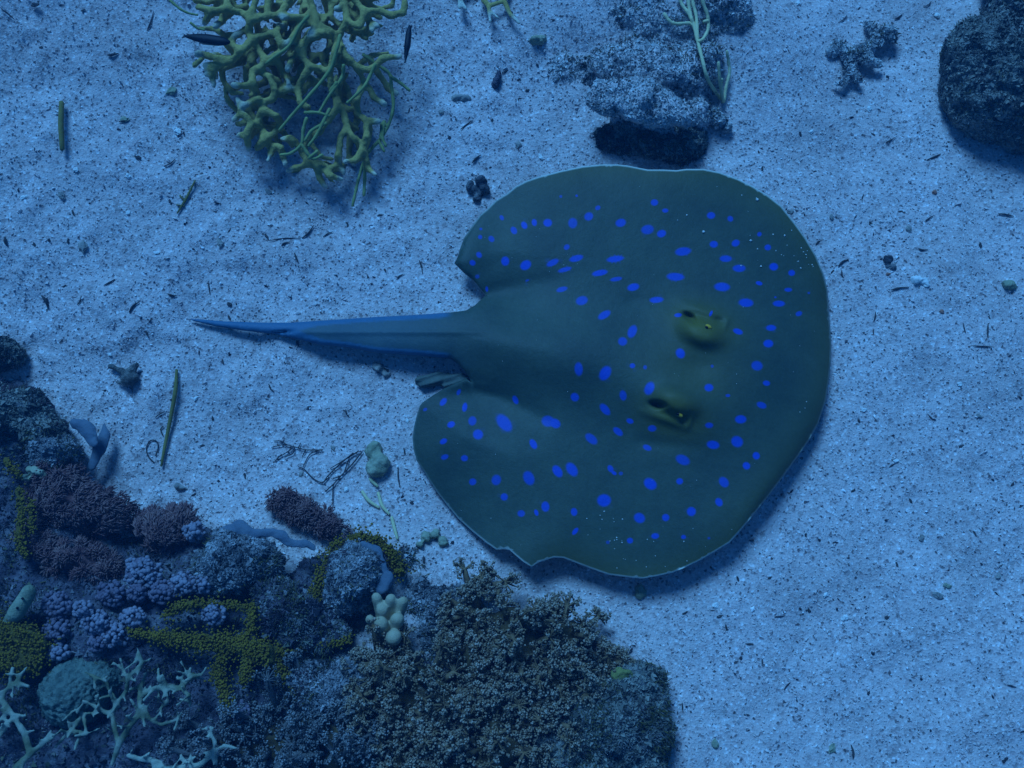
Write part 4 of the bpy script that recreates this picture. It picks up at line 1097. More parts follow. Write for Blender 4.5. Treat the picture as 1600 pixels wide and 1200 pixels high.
def cluster(px, py, r, z, nb, mat, label, seed):
    global RNG
    RNG = np.random.default_rng(seed)
    c0 = P(px, py, (z - 10) * MM)
    o = thing('lilac_soft_coral', c0, label, 'soft coral', 'lilac knobbly clusters on the reef')
    V, Q = blob([S(px, py, z - 5, r * 1.05, r * .9, 7)], .0014, 2, ((.0016, 160, 2, seed, False),))
    obj('base', V, Q, MS['lilac_dim'], o)
    n = int(nb * 5); a = RNG.uniform(0, 6.28, n); q = np.sqrt(RNG.uniform(size=n)) * r * 1.3
    zz = z - 4 + 9 * np.clip(1 - (q / r / 1.4) ** 2, 0, 1) + RNG.uniform(-.8, 1.4, n)
    V, F = scatter(ICO1, P(px + q * np.cos(a), py + q * np.sin(a) * .85, zz * MM), RNG.uniform(1.9, 3.9, n) * PX, rand_rot(n), .05)
    tag(obj('polyp_beads', V, F, MS[mat], o), kind='stuff')


CL = [(222, 895, 24, 36, 22, 'lilac', 'lilac knobbly cluster just right of the dim purple tuft'), (287, 912, 17, 38, 14, 'lilac', 'lilac knobbly cluster left of the starry bright one'), (316, 912, 14, 38, 10, 'lilac', 'small bright lilac cluster nearest the violet grey rock'),
      (335, 958, 17, 38, 16, 'lilac', 'lilac cluster surrounded by mustard crust'), (130, 952, 13, 38, 12, 'lilac', 'upper one of two touching bright lilac clusters'), (149, 973, 18, 38, 18, 'lilac', 'brightest lilac cluster in the middle of the reef left side'),
      (207, 965, 15, 38, 13, 'lilac', 'lilac cluster at the tip of the mustard crust'), (174, 928, 19, 37, 14, 'lilac_dim', 'dull lilac cluster of large beads above the brightest one'), (88, 947, 20, 37, 15, 'lilac_dim', 'dull lilac cluster right of the sea squirt'),
      (90, 985, 18, 37, 14, 'lilac_dim', 'dull lilac cluster below the sea squirt'), (178, 992, 18, 37, 14, 'lilac', 'lilac cluster just below the brightest one'), (91, 1020, 14, 38, 12, 'lilac', 'small lilac cluster above the green dome'),
      (303, 830, 13, 30, 10, 'lilac', 'small pale lilac cluster at the left end of the blue sponge strip'), (255, 925, 18, 36, 14, 'lilac_dim', 'dull lilac cluster above the mustard crust'), (152, 1005, 13, 36, 9, 'lilac_dim', 'small dull lilac cluster over the dark gap'),
      (215, 925, 14, 36, 10, 'lilac_dim', 'small dull lilac cluster among the bright ones'), (375, 1110, 15, 36, 10, 'lilac_dim', 'dull lilac cluster at the foot of the mustard crust')]
for k, (x, y, r, z, nb, mt, lb) in enumerate(CL):
    cluster(x, y, r, z, nb, mt, lb, 400 + k)


def crust(ridges, label, seed, zf, dens=.05, gr=1.5, mat='mustard'):
    """ridges: polylines of (px, py, half width px); granular encrusting growth"""
    global RNG
    RNG = np.random.default_rng(seed)
    o0 = ridges[0][0]; c0 = P(o0[0], o0[1], zf(o0[0], o0[1]) * MM)
    o = thing('encrusting_growth', c0, label, 'encrusting sponge', 'mustard yellow grainy crusts')
    pr, pos, sc = [], [], []
    for pl in ridges:
        for i in range(len(pl) - 1):
            (x0, y0, w0), (x1, y1, w1) = pl[i], pl[i + 1]
            L = math.hypot(x1 - x0, y1 - y0); m = max(2, int(L / 5))
            for t in np.linspace(0, 1, m):
                x, y, wd = x0 + (x1 - x0) * t, y0 + (y1 - y0) * t, w0 + (w1 - w0) * t
                pr.append(S(x, y, zf(x, y) - 1, wd * .75, wd * .75, wd * .25))
            n = int(L * (w0 + w1) * dens * 4)
            t = RNG.uniform(0, 1, n); off = RNG.normal(size=(n, 2)) * .72
            wd = (w0 + (w1 - w0) * t)
            gx_, gy_ = x0 + (x1 - x0) * t + off[:, 0] * wd, y0 + (y1 - y0) * t + off[:, 1] * wd
            rr = np.clip((off ** 2).sum(1), 0, 2.2)
            zz = np.array([zf(a, b) for a, b in zip(gx_, gy_)]) - 1 + wd * .32 * np.sqrt(np.clip(1 - rr * .6, 0, 1)) + RNG.uniform(-.8, 1.6, n)
            pos.append(P(gx_, gy_, zz * MM)); sc.append(RNG.uniform(.7, 1.35, n) * gr * PX)
    V, Q = blob(pr, .0016, 3, ((.0015, 150, 3, seed, False), (.0008, 420, 2, seed + 3, False)))
    obj('crust', V, Q, MS['mustard_base'], o)
    pos = np.concatenate(pos); sc = np.concatenate(sc)
    V, F = scatter(ICO0, pos, sc, rand_rot(len(pos)), .15)
    tag(obj('grains', V, F, MS[mat], o), kind='stuff')


crust([[(492, 948, 11), (495, 920, 10), (508, 885, 9), (525, 855, 10), (555, 842, 12), (588, 845, 12), (612, 868, 13), (625, 895, 12)]], 'mustard yellow grainy crust arching round the dusty boulder', 501, lambda x, y: 30 if x < 540 else 30 - (x - 540) * .12)
crust([[(548, 1000, 6), (525, 1004, 6), (480, 1012, 3), (450, 1020, 8), (400, 1014, 16), (350, 1005, 16), (300, 1002, 14), (245, 995, 10), (200, 985, 5)], [(395, 950, 9), (392, 980, 9), (375, 1008, 10)], [(395, 950, 7), (330, 942, 6), (275, 948, 9), (255, 965, 6)], [(400, 1020, 13), (430, 1038, 12), (453, 1065, 11), (462, 1092, 7)], [(388, 1028, 11), (380, 1065, 9)],
       [(348, 1012, 10), (342, 1050, 11), (352, 1092, 11), (362, 1112, 7)]], 'largest mustard yellow grainy crust spreading in arms over the middle of the reef', 502, lambda x, y: 38 + 2 * math.sin(x * .05) + (2 if x < 420 else -3))
crust([[(-20, 985, 20), (30, 990, 24), (60, 1010, 18), (50, 1040, 16)], [(-20, 1030, 24), (30, 1035, 22)]], 'olive mustard grainy patch at the left edge below the sea squirt', 503, lambda x, y: 42, dens=.035)
crust([[(30, 765, 8), (34, 800, 8), (30, 840, 9), (40, 870, 8)], [(48, 780, 6), (50, 830, 6)], [(10, 720, 9), (30, 745, 8)]], 'dim mustard strands on the rock at the left edge by the purple tuft', 504, lambda x, y: 40, dens=.03)

# blue sponges
def sponge(pl, label, z, flat=.55, seed=0):
    pr = []
    for (x0, y0, r0), (x1, y1, r1) in zip(pl[:-1], pl[1:]):
        pr.append(('c', P(x0, y0, z(x0, y0) * MM), r0 * PX, P(x1, y1, z(x1, y1) * MM), r1 * PX))
    V, Q = blob(pr, .0010, 4, ((.0026, 90, 3, 600 + seed, False), (.0008, 300, 2, 610, False)))
    zm = V[:, 2].mean(); V[:, 2] = zm + (V[:, 2] - zm) * .42
    tag(obj('blue_sponge', V, Q, MS['blue_sponge']), label, 'sponge')
sponge([(352, 832, 9), (375, 826, 10), (395, 834, 7), (425, 830, 8), (440, 838, 7), (455, 850, 6), (478, 852, 8), (490, 858, 5)], 'long smooth blue sponge strip above the pitted dusty rock', lambda x, y: 33 - max(0, x - 420) * .08, seed=1)
sponge([(570, 852, 6), (585, 860, 10), (590, 875, 9), (596, 890, 8), (602, 903, 11), (598, 916, 10)], 'smooth blue sponge rim along the right side of the dusty boulder', lambda x, y: 35, seed=2)
sponge([(115, 660, 8), (128, 664, 11), (140, 678, 11), (146, 690, 7)], 'smooth blue sponge lump at the right end of the dark left rock', lambda x, y: 29, seed=3)
V, Q = blob([('c', P(141, 728, .014), .0026, P(150, 704, .017), .0048), ('c', P(150, 704, .017), .0048, P(160, 682, .016), .0044), ('c', P(160, 682, .016), .0044, P(162, 662, .013), .0016)], .001, 3, ((.0018, 120, 3, 66, False),))
V[:, 2] = V[:, 2].min() + (V[:, 2] - V[:, 2].min()) * .5
tag(obj('blue_sponge', V, Q, MS['blue_sponge']), 'narrow bluish sponge lobe standing against the sand at far left', 'sponge')

# antler corals
pr, en = limbs([[(60, 1300, 9), (100, 1200, 7.5), (190, 1110, 6.5), (280, 1040, 5.5), (350, 990, 4.5)], [(190, 1110, 7), (150, 980, 6.5), (60, 840, 6), (10, 770, 6), (30, 720, 5.5), (100, 665, 5), (165, 575, 3.8)], [(55, 705, 5), (80, 575, 3.8)], [(100, 670, 5), (180, 690, 3.8)], [(10, 770, 6), (-60, 830, 6)], [(60, 840, 5), (0, 900, 5), (-40, 930, 5)], [(0, 990, 5), (50, 940, 3.5)], [(280, 1040, 5), (320, 960, 3.5)], [(150, 980, 4), (215, 965, 3)]],
               6, lambda x, y: 52 - max(0, (1200 - y)) * .02, 0, 900, .25)
tw = twiglets(pr, 18, 1, (1.6, 2.4), (13, 26)); pr = [(q[0], q[1], q[2] * .68, q[3], q[4] * .62) for q in pr] + tw; en = en + [(0, q[3]) for q in tw]
V, Q = blob(pr, .0010, 2, ((.0008, 200, 3, 11, False),))
d = near(V, [e[1] for e in en])
tag(obj('antler_coral', V, Q, MS['antler'], attrs={'tip': (1 - sstep(.002, .008, d)) * .7}), 'long pale antler coral branch in the bottom left corner', 'coral')
AZ = lambda x, y: 46 + 5 * math.sin(x * .11 + y * .07)
pr, en = limbs([[(800, 640, 5), (745, 555, 3)], [(800, 640, 5), (890, 545, 4.5), (858, 450, 3)], [(890, 545, 4), (945, 515, 2.5)], [(800, 640, 5), (790, 720, 5.5), (730, 800, 5.5), (700, 870, 6)], [(870, 860, 7), (880, 700, 6), (912, 605, 3.5)], [(880, 760, 5), (960, 700, 4.5), (1050, 690, 5), (990, 650, 4.5), (990, 575, 3)], [(1050, 690, 5), (1130, 700, 5), (1180, 650, 4.5), (1190, 572, 3)],
                [(1190, 620, 4), (1260, 620, 4), (1292, 568, 3)], [(1130, 700, 5), (1180, 745, 4.5), (1190, 812, 4)], [(1050, 780, 5), (980, 850, 3)], [(1050, 690, 4.5), (1050, 780, 4.5)], [(700, 870, 6), (600, 820, 5), (520, 780, 4)], [(530, 600, 3), (610, 640, 4.5), (665, 670, 4.5), (600, 722, 3)], [(665, 670, 4), (730, 800, 5)], [(870, 860, 7), (800, 960, 7), (740, 1060, 6), (700, 1180, 5)],
                [(380, 962, 4), (440, 985, 4.5), (500, 970, 4), (540, 990, 4)], [(520, 860, 4), (620, 855, 3)], [(480, 930, 4), (520, 860, 4.5), (430, 760, 4)], [(540, 990, 4), (520, 860, 4)], [(700, 870, 6), (740, 1060, 6)], [(1100, 900, 4), (1140, 850, 3)], [(870, 860, 6), (1000, 930, 5), (1100, 900, 4)]], 5, AZ, 0, 900, .25)
tw = twiglets(pr, 60, 2, (1.6, 2.4), (12, 26)); pr = [(q[0], q[1], q[2] * .62, q[3], q[4] * .6) for q in pr] + tw; en = en + [(0, q[3]) for q in tw]
V, Q = blob(pr, .0009, 2, ((.0007, 220, 3, 12, False),))
d = near(V, [e[1] for e in en])
tag(obj('antler_coral', V, Q, MS['antler'], attrs={'tip': (1 - sstep(.001, .007, d)) * .6}), 'tangled pale green antler coral right of the green dome', 'coral')
pr, en = limbs([[(1340, 1030, 3), (1350, 1100, 5), (1270, 1105, 2.6)], [(1350, 1100, 5), (1395, 1118, 3)], [(1350, 1090, 4.5), (1400, 1062, 4), (1480, 1075, 3)], [(1300, 950, 4), (1330, 955, 3)], [(800, 1122, 4), (900, 1150, 5), (1020, 1162, 3)], [(900, 1150, 4), (930, 1110, 2.6)], [(960, 1160, 5), (970, 1240, 5)], [(1130, 1120, 3), (1160, 1175, 5), (1220, 1130, 2.6)], [(1160, 1175, 5), (1150, 1260, 6)], [(1350, 1100, 5), (1250, 1180, 5), (1160, 1200, 5)], [(1160, 1200, 5), (970, 1200, 5)], [(1300, 950, 4), (1345, 1040, 4)]], 4, 46, 0, 900, .25)
tw = twiglets(pr, 22, 3, (1.5, 2.2), (10, 20)); pr = pr + tw; en = en + [(q[3], q[3]) for q in tw]
pr = [(q[0], q[1], q[2] * .8, q[3], q[4] * .7) for q in pr]
V, Q = blob(pr, .0009, 1, ((.0006, 220, 3, 13, False),))
d = near(V, [e[1] for e in en] + [e[0] for e in en])
tag(obj('antler_coral', V, Q, MS['antler'], attrs={'tip': (1 - sstep(.001, .012, d)) * .95}), 'white tipped antler coral sprigs in the dark gap at the bottom edge', 'coral')
rock('brain_coral', [S(118, 1085, 28, 44, 46, 20), S(150, 1060, 26, 40, 24, 18)], 'dome', 'grey green dome coral with small dark pits at lower left', 'coral', voxel=.0012, smooth=4, disp=((.003, 60, 2, 121, False), (.0022, 420, 2, 122, True)))

# sea squirt
sq = thing('sea_squirt', P(25, 955, .034), 'pale oval sea squirt with two dark openings at the left edge', 'sea squirt')
V, Q = blob([('c', P(5, 985, .036), 7 * PX, P(25, 958, .046), 13 * PX), ('c', P(25, 958, .046), 13 * PX, P(45, 925, .05), 10 * PX), ('c', P(5, 985, .036), 7 * PX, P(-15, 1000, .03), 6 * PX)], .0011, 4, ((.0008, 90, 2, 123, False),))
obj('body', V, Q, MS['squirt'], sq)
for (x, y, zz) in ((35, 935, .0555), (27, 950, .0525)):
    a = np.arange(12) * 2 * np.pi / 12
    v, f = tube(np.stack([P(x, y, zz - .002), P(x, y, zz + .0003)]), np.array([1.5, 1.8]) * PX, 10)
    obj('siphon', v, f, MS['black'], sq)

# green and violet patches on the end rock
rock('algae_patch', [S(975, 1050, 32, 14, 8, 2.2), S(964, 1055, 31, 9, 8, 2), S(985, 1058, 30, 8, 7, 2)], 'olive_algae', 'yellow green patch on top of the dark end rock', 'algae', voxel=.001, disp=((.0034, 170, 3, 131, False),))
rock('algae_patch', [S(264, 118, 1, 8, 24, 2.5), S(267, 95, 1, 6, 22, 2.5), S(272, 70, 1, 6, 22, 2.5), S(278, 45, 1, 8, 22, 2.5)], 'olive_algae', 'faint olive turf patch on sand left of the netlike coral', 'algae', voxel=.001, disp=((.0012, 260, 3, 132, False),))

# ------------------------------------------------------------------ things lying on the sand
def ground_tube(name, polys, rads, mat, label, cat, group=None, up=1.0, flat=1.0, n=7, sub=4):
    parts = []
    for pl, r in zip(polys, rads):
        q = spline(np.array([p[:2] for p in pl], float), sub)
        rr = np.interp(np.linspace(0, 1, len(q)), np.linspace(0, 1, len(r)), r) * PX if isinstance(r, (list, tuple)) else np.full(len(q), r * PX)
        pts = PG(q[:, 0], q[:, 1]); zs = pts[:, 2].copy()
        zs = np.convolve(np.pad(zs, 2, mode='edge'), np.ones(5) / 5, 'valid')
        pts = P(q[:, 0], q[:, 1], zs + rr * up * flat + .0006)
        parts.append(tube(pts, rr, n, flat))
    V, F = join(parts)
    return tag(obj(name, V, F, MS[mat]), label, cat, group)

ground_tube('seagrass_blade', [[(96, 160), (95, 195), (97, 233)]], [[4.0, 4.4, 3.8]], 'blade', 'short thick brown grass blade standing out on sand at upper left', 'seagrass', up=2.0)
ground_tube('seagrass_blade', [[(276, 578), (274, 610), (266, 655), (257, 700), (252, 728)]], [[2.2, 3.4, 3.0, 2.6, 1.8]], 'blade', 'long slim brown grass blade on sand left of the tail', 'seagrass', up=1.8)
ground_tube('twig', [[(277, 333), (290, 312), (298, 296), (305, 282)], [(290, 314), (284, 309), (281, 305)], [(288, 322), (276, 320)]], [[1.2, 2.2, 1.8, 1.2], 1.3, 1.2], 'blade', 'small twig with side stubs on sand left of the netlike coral', 'twig')
ground_tube('tendril', [[(240, 722), (231, 712), (229, 698), (236, 688), (245, 690), (247, 700), (243, 712)], [(254, 680), (251, 671), (255, 666)], [(243, 652), (248, 648), (257, 643)]], [.9, .9, .8], 'twig', 'thin curled dark tendril touching the long grass blade', 'twig')
HY = [[(830, 430), (740, 540), (690, 590), (610, 680), (600, 750), (600, 840)], [(610, 680), (540, 740)], [(800, 425), (680, 500), (580, 560)], [(760, 440), (650, 530), (560, 620), (520, 670), (450, 640), (380, 570), (330, 545)], [(520, 670), (570, 630)], [(690, 590), (730, 470)], [(660, 620), (600, 640)], [(720, 560), (760, 520)]]
ground_tube('dead_hydroid', [cz(400, 620, .2, p) for p in HY], [[1.15, .95, .7]] * len(HY), 'twig', 'dark branching twig fan between the pale stone and the purple tuft', 'twig', up=2.5, n=5)
HY2 = [[(520, 415), (400, 415), (330, 400), (240, 375), (180, 380), (120, 395)], [(240, 375), (190, 345), (140, 345)], [(290, 395), (230, 440), (160, 480)], [(300, 395), (290, 440), (230, 470)], [(390, 415), (360, 470)], [(500, 415), (420, 450), (370, 545)], [(330, 400), (350, 360)], [(200, 450), (150, 500)]]
ground_tube('dead_hydroid', [cz(400, 620, .2, p) for p in HY2], [[1.0, .85, .65]] * len(HY2), 'twig', 'finer dark branching twig left of the twig fan', 'twig', up=2.5, n=5)
rock('stone', [SG(584, 702, 3, 14, 15, 6), SG(590, 726, 3, 17, 20, 7), SG(587, 714, 3, 15, 12, 6)], 'stone', 'pale greenish pinched stone on sand left of the stingray', 'stone', voxel=.001, smooth=3, disp=((.0034, 100, 3, 141, False), (.0012, 330, 2, 142, False)))
for pl, lb in (([(566, 768), (576, 782), (592, 793)], 'pale coral stick, left one below the greenish stone'), ([(591, 770), (597, 790), (608, 803)], 'pale coral stick, right one below the greenish stone'), ([(578, 748), (590, 760)], 'short pale coral stick touching the greenish stone from below'), ([(612, 808), (616, 824), (621, 842)], 'lowest greenish coral stick beside the mustard arch')):
    ground_tube('coral_stick', [pl], [[2.4, 2.8, 2.0]], 'pale_whip', lb, 'coral stick', 'pale coral sticks below the stone', up=1.2)

frag = [('c', PG(173, 572, .004), 5 * PX, PG(190, 580, .005), 6 * PX), ('c', PG(213, 570, .005), 5 * PX, PG(200, 585, .006), 8 * PX), ('s', PG(202, 592, .004), (13 * PX, 12 * PX, .006)), ('c', PG(183, 597, .003), 4 * PX, PG(197, 600, .004), 6 * PX), ('c', PG(207, 605, .003), 3 * PX, PG(206, 622, .002), 2 * PX)]
V, Q = blob(frag, .0009, 2, ((.0018, 140, 3, 151, False),))
tag(obj('coral_rubble', V, Q, MS['rock_boulder']), 'dark star shaped rubble fragment on sand above the left rock', 'coral rubble')
frag = [SG(734, 292, 3, 5, 10, 4), SG(752, 284, 4, 9, 9, 6), SG(757, 296, 4, 8, 9, 5), SG(746, 309, 3, 8, 8, 4), SG(742, 298, 2, 8, 8, 4)]
V, Q = blob(frag, .0008, 2, ((.0018, 160, 3, 153, False),))
tag(obj('coral_rubble', V, Q, MS['rock_dark']), 'small black crumbly clump just off the upper left edge of the stingray', 'coral rubble')
for k, (pl, mt, lb) in enumerate((([SG(665, 842, 3, 9, 8, 5), SG(680, 836, 3, 8, 9, 5), SG(692, 846, 3, 9, 7, 4), SG(656, 850, 3, 7, 6, 4)], 'stone', 'yellowish crumbly rubble right of the mustard arch'),
                               ([SG(1438, 437, 2, 13, 9, 3), SG(1447, 442, 2, 10, 9, 3)], 'white_bit', 'white wedge shaped shell piece on sand right of the stingray'),
                               ([SG(1578, 446, 3, 10, 8, 4)], 'stone', 'rounded greyish pebble near the right edge of the sand'),
                               ([SG(839, 62, 3, 16, 8, 5), SG(848, 60, 3, 8, 7, 5)], 'stone', 'pale curved shell left of the sand dusted rock'),
                               ([SG(1594, 216, 4, 22, 7, 5)], 'stone', 'pale shell under the round boulder at the right edge'),
                               ([SG(776, 122, 4, 8, 17, 5)], 'rock_purple', 'brownish oval rubble piece between coral and dusted rock'),
                               ([SG(1065, 905, 0, 0.1, .1, .1), SG(1000, 925, 2, 7, 9, 4)], 'stone', 'pale stone chip just below the stingray'),
                               ([SG(282, 762, 3, 12, 5, 4)], 'bit', 'flat brown chip on sand below the long grass blade'),
                               ([S(55, 738, 34, 17, 7, 4), S(40, 747, 34, 10, 6, 4)], 'stone', 'cream coloured ledge shell under the pale stone at left'),
                               ([SG(590, 575, 2, 10, 7, 4), SG(600, 583, 2, 8, 6, 3)], 'bit', 'crumbly sand lump under the tail'),
                               ([SG(720, 152, 2, 18, 8, 4)], 'bit', 'long flat sand crumb left of the dusted rock'),
                               ([SG(1388, 406, 1, 9, 8, 4), SG(1393, 416, 2, 7, 6, 3)], 'rock_dark', 'dark broken chip with pale speck right of the stingray')), ):
    pl = [q for q in pl if q[2][0] > .0001]
    pl = [(q[0], q[1] - np.array([0, 0, .0016]), (q[2][0] * .88, q[2][1] * .88, q[2][2] * .9)) for q in pl]
    V, Q = blob(pl, .0007, 1, ((.0030, 150, 3, 160 + k, False), (.0012, 420, 2, 190 + k, False)))
    tag(obj('rubble_piece', V, Q, MS[mt]), lb, 'rubble')

# dark slivers, chips and crumbs one can pick out
ST = [(1393, 453, 1420, 449, 3.4), (1310, 416, 1326, 405, 3), (1298, 430, 1303, 420, 2), (1315, 422, 1319, 436, 2), (1275, 384, 1281, 374, 2.6), (1365, 502, 1368, 487, 2.2), (1363, 513, 1366, 524, 1.6), (1517, 540, 1553, 542, 1.6), (1543, 490, 1548, 500, 2.2), (1544, 505, 1544, 528, 2.6), (1505, 505, 1509, 520, 2),
      (1403, 333, 1411, 328, 2.5), (1446, 345, 1458, 337, 2.5), (1435, 388, 1450, 390, 2.4), (1529, 378, 1534, 388, 4), (1560, 334, 1584, 338, 3), (1347, 316, 1350, 303, 1.6), (1360, 350, 1362, 348, 5), (1330, 1164, 1333, 1186, 3), (1383, 968, 1389, 962, 4), (1166, 1008, 1178, 1006, 2.6), (1133, 976, 1137, 985, 2.2), (1066, 962, 1074, 954, 2.4),
      (1190, 1030, 1192, 1040, 2.2), (1225, 1078, 1235, 1066, 2.2), (1157, 1026, 1159, 1030, 3.6), (1160, 1118, 1170, 1116, 2.2), (1066, 1098, 1067, 1112, 2.2), (1553, 925, 1560, 930, 2.4), (1574, 1070, 1588, 1074, 2.2), (1568, 1190, 1575, 1184, 4), (1262, 952, 1266, 956, 4), (1120, 966, 1130, 960, 3), (1362, 1019, 1365, 1022, 3.6),
      (202, 488, 217, 472, 4.2), (162, 446, 180, 436, 2.2), (121, 476, 127, 462, 2.6), (96, 450, 106, 444, 2.4), (65, 462, 75, 482, 4), (8, 370, 12, 384, 4), (50, 380, 57, 385, 3.4), (105, 372, 108, 380, 3), (75, 374, 78, 377, 3), (110, 328, 118, 336, 2.4), (208, 245, 220, 246, 5), (258, 259, 274, 248, 2.4), (264, 312, 268, 318, 3), (283, 308, 289, 312, 2.4),
      (225, 514, 233, 524, 2.4), (262, 459, 276, 462, 2.6), (325, 440, 328, 460, 1.8), (356, 474, 362, 478, 4.5), (355, 492, 362, 500, 2.6), (128, 18, 132, 14, 3), (2, 14, 22, 30, 3), (50, 9, 60, 6, 5), (168, 86, 185, 83, 4), (230, 48, 240, 18, 3), (62, 76, 66, 74, 4), (186, 190, 200, 186, 3.4), (183, 203, 190, 202, 3.4),
      (462, 532, 468, 540, 3.6), (600, 572, 608, 580, 4.4), (420, 376, 470, 372, 2), (440, 384, 452, 378, 3.4), (472, 372, 490, 352, 3), (460, 395, 466, 410, 2.6), (540, 345, 545, 354, 3), (505, 370, 520, 362, 2.6), (412, 365, 420, 372, 3), (590, 338, 600, 334, 2.4), (655, 407, 660, 427, 2.6), (620, 436, 632, 428, 2), (700, 213, 704, 217, 4), (822, 143, 826, 140, 3.6), (720, 202, 738, 188, 2.6), (738, 254, 752, 242, 3.2), (768, 186, 770, 190, 3.4), (808, 128, 812, 122, 3), (788, 114, 792, 108, 3),
      (1443, 10, 1455, 2, 2.2), (1310, 35, 1324, 22, 1.8), (1340, 18, 1344, 10, 2.2), (1398, 30, 1410, 22, 3), (1385, 120, 1389, 121, 3.6), (1386, 98, 1391, 88, 2), (1248, 206, 1252, 212, 3.6), (1385, 224, 1400, 214, 2.2), (1448, 250, 1470, 240, 2.4), (1245, 26, 1249, 27, 2.6), (1360, 208, 1369, 212, 2.2), (1270, 270, 1276, 266, 2.6), (1190, 260, 1192, 268, 3),
      (1420, 780, 1426, 786, 3), (1390, 730, 1398, 724, 2.4), (1340, 655, 1344, 660, 3), (1450, 650, 1458, 654, 2.4), (1500, 700, 1506, 694, 2.6), (1330, 770, 1336, 764, 2.6), (1520, 830, 1526, 838, 2.6), (1300, 850, 1310, 846, 2), (1400, 880, 1404, 886, 2.6), (1580, 760, 1586, 752, 2.6), (1200, 905, 1206, 900, 2.4), (1150, 900, 1155, 908, 2.6), (345, 560, 352, 570, 2.2), (310, 700, 318, 694, 2.4), (330, 650, 334, 656, 3), (420, 600, 428, 612, 2.4), (480, 640, 486, 634, 2.6), (380, 740, 386, 748, 3), (540, 640, 546, 652, 2.2), (630, 700, 634, 710, 2.4), (622, 730, 625, 762, 2), (642, 784, 645, 786, 4), (660, 870, 664, 880, 3), (300, 775, 308, 770, 2.4)]
def where(x, y):
    if x > 1290: return 'top right, between the boulder and the stingray' if y < 300 else ('right of the stingray, level with its eyes' if y < 620 else ('at the right, lower middle' if y < 880 else 'in the lower right corner'))
    if y > 880: return 'in the lower right corner'
    if x > 1140: return 'top right, between the boulder and the stingray'
    if x > 660: return 'between the netlike coral and the dusty rock' if y < 430 else 'by the lower edge of the stingray'
    if x > 380: return 'between the netlike coral and the tail' if y < 500 else 'between the tail and the reef'
    return 'in the upper left corner' if y < 220 else ('at the left edge, above the tail tip' if y < 510 else 'around the long grass blade')
LENS_ = {}
for k, q in enumerate(ST): LENS_.setdefault(where((q[0] + q[2]) / 2, (q[1] + q[3]) / 2), []).append(math.hypot(q[2] - q[0], q[3] - q[1]) + q[4] + k * 1e-7)
for k, (x0, y0, x1, y1, r) in enumerate(ST):
    rg = where((x0 + x1) / 2, (y0 + y1) / 2); L = math.hypot(x1 - x0, y1 - y0)
    rk = sorted(LENS_[rg], reverse=True).index(L + r + k * 1e-7)
    lb = ('%s dark debris sliver on the sand %s' % (['longest', 'second longest', 'third longest'][rk], rg)) if rk < 3 else 'short dark debris bit on the sand %s' % rg
    gp_ = 'dark debris %s' % rg
    if L > 13:
        mx, my = (x0 + x1) / 2 + random.uniform(-2, 2), (y0 + y1) / 2 + random.uniform(-2, 2)
        ground_tube('debris_sliver', [[(x0, y0), (mx, my), (x1, y1)]], [[r * .25, r * random.uniform(.4, .7), r * random.uniform(.3, .6), r * .2]], 'debris', lb, 'debris', gp_, up=.7, n=6, sub=3)
    else:
        v = ICO1[0] * (1 + fbm(ICO1[0] + k * 2.7, 1.7, 2, 180)[:, None] * .9)
        a = math.atan2(-(y1 - y0), x1 - x0); c, s_ = math.cos(a), math.sin(a)
        v = (v * np.array([L * .42 + r * .3, r * .62, r * .4]) * PX) @ np.array([[c, s_, 0], [-s_, c, 0], [0, 0, 1]])
        tag(obj('debris_chip', v + PG((x0 + x1) / 2, (y0 + y1) / 2, r * PX * .1), ICO1[1], MS['debris'], smooth=False), lb, 'debris', gp_)
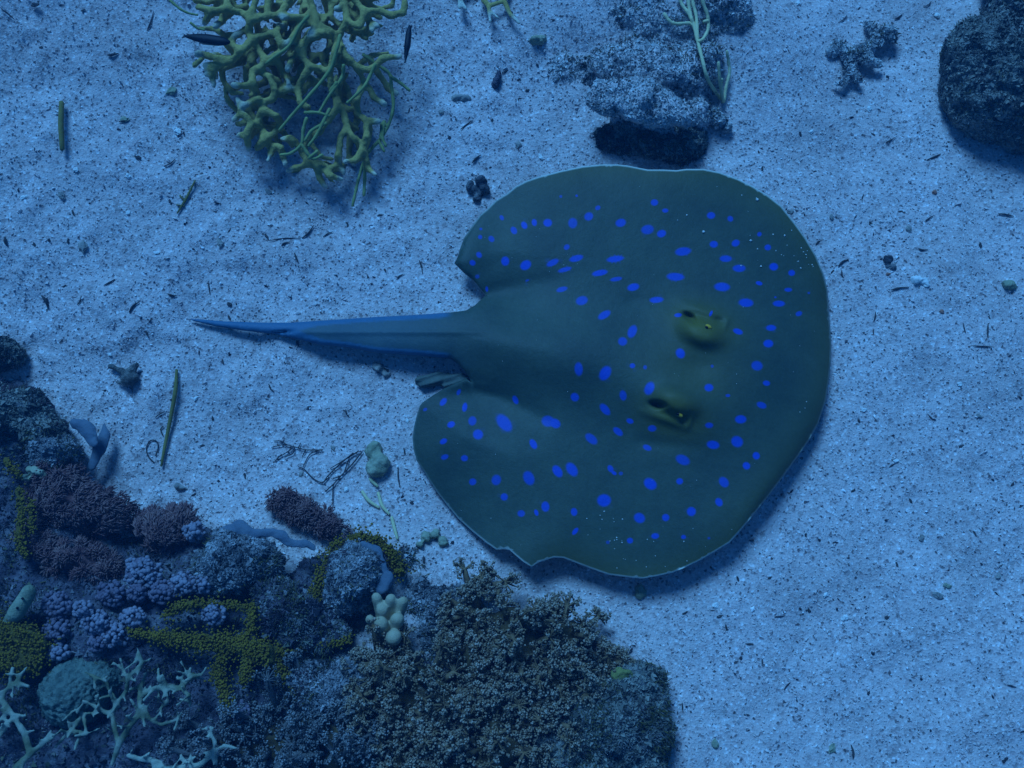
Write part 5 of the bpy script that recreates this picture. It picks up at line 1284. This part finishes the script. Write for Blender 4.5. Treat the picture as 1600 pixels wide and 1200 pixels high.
CR = [(1472, 487, 4.5, 'red_bit'), (1299, 339, 6, 'bit'), (1420, 358, 7, 'bit'), (1388, 428, 5, 'red_bit'), (1480, 915, 7, 'stone'), (1118, 1162, 8, 'stone'), (1466, 930, 9, 'bit'), (1320, 965, 7, 'white_bit'), (1118, 946, 6, 'white_bit'), (1300, 1170, 7, 'stone'), (1464, 24, 7, 'white_bit'), (1358, 170, 7, 'white_bit'), (1247, 5, 6, 'white_bit'), (1268, 205, 5, 'white_bit'), (1460, 300, 6, 'red_bit'), (1235, 330, 6, 'bit'),
      (195, 187, 8, 'stone'), (278, 205, 8, 'white_bit'), (268, 142, 10, 'stone'), (200, 275, 7, 'white_bit'), (118, 265, 6, 'white_bit'), (38, 308, 6, 'white_bit'), (200, 332, 5, 'white_bit'), (244, 395, 5, 'white_bit'), (306, 622, 5, 'white_bit'), (172, 554, 4, 'white_bit'), (18, 595, 6, 'white_bit'), (345, 380, 8, 'bit'), (130, 385, 11, 'bit'), (95, 305, 8, 'bit'), (420, 300, 7, 'bit'), (810, 226, 8, 'bit'), (845, 245, 6, 'white_bit'), (690, 175, 6, 'bit'), (637, 658, 5, 'white_bit'), (540, 765, 5, 'white_bit'), (520, 700, 5, 'bit'), (470, 740, 6, 'bit'), (1350, 640, 5, 'white_bit'), (1500, 600, 5, 'white_bit'), (1530, 650, 6, 'bit'), (1400, 720, 5, 'white_bit'), (1440, 840, 6, 'bit'), (1560, 900, 6, 'bit'), (1290, 930, 5, 'white_bit')]
lbm = {'red_bit': ('tiny reddish crumb lying on the pale sand', 'reddish crumbs on the sand'), 'bit': ('small grey brown rubble crumb lying on the pale sand', 'grey rubble crumbs on the sand'), 'white_bit': ('tiny bright white shell chip lying on the sand', 'white shell chips on the sand'), 'stone': ('small pale greenish pebble lying on the sand', 'pale greenish pebbles on the sand')}
for k, (x, y, r, mt) in enumerate(CR):
    v = ICO1[0] * (1 + fbm(ICO1[0] + k * 3.1, 1.9, 2, 170)[:, None] * .8)
    a = random.uniform(0, 3.1); c, s = math.cos(a), math.sin(a)
    v = (v * np.array([1.15, .8, .5]) * r * .72 * PX) @ np.array([[c, s, 0], [-s, c, 0], [0, 0, 1]])
    tag(obj('crumb', v + PG(x, y, r * PX * .2), ICO1[1], MS[mt], smooth=False), lbm[mt][0].split(' lying')[0] + ' on the sand ' + where(x, y), 'crumb', lbm[mt][1])

# ------------------------------------------------------------------ the water itself: a closed box of blue haze
hx, hz0, hz1 = 4.9, -1.2, 1.1
hv = np.array([(x, y, z) for z in (hz0, hz1) for x, y in ((-hx, -hx), (hx, -hx), (hx, hx), (-hx, hx))], float)
hf = np.array([(3, 2, 1, 0), (4, 5, 6, 7), (0, 1, 5, 4), (1, 2, 6, 5), (2, 3, 7, 6), (3, 0, 4, 7)], np.int32)
hm = bpy.data.materials.new('sea water haze'); hm.use_nodes = True; hn = hm.node_tree; hn.nodes.clear()
ho = hn.nodes.new('ShaderNodeOutputMaterial'); hp = hn.nodes.new('ShaderNodeVolumePrincipled')
hp.inputs['Color'].default_value = (0.03, 0.42, 0.90, 1); hp.inputs['Density'].default_value = 0.09
hp.inputs['Anisotropy'].default_value = 0.3
hn.links.new(hp.outputs[0], ho.inputs['Volume'])
tag(obj('haze', hv, hf, hm, smooth=False, loc=(0, 0, 0)), 'clear blue sea water filling the whole scene', 'water', kind='stuff')
for o in bpy.data.objects:
    if '_base' in o: del o['_base']
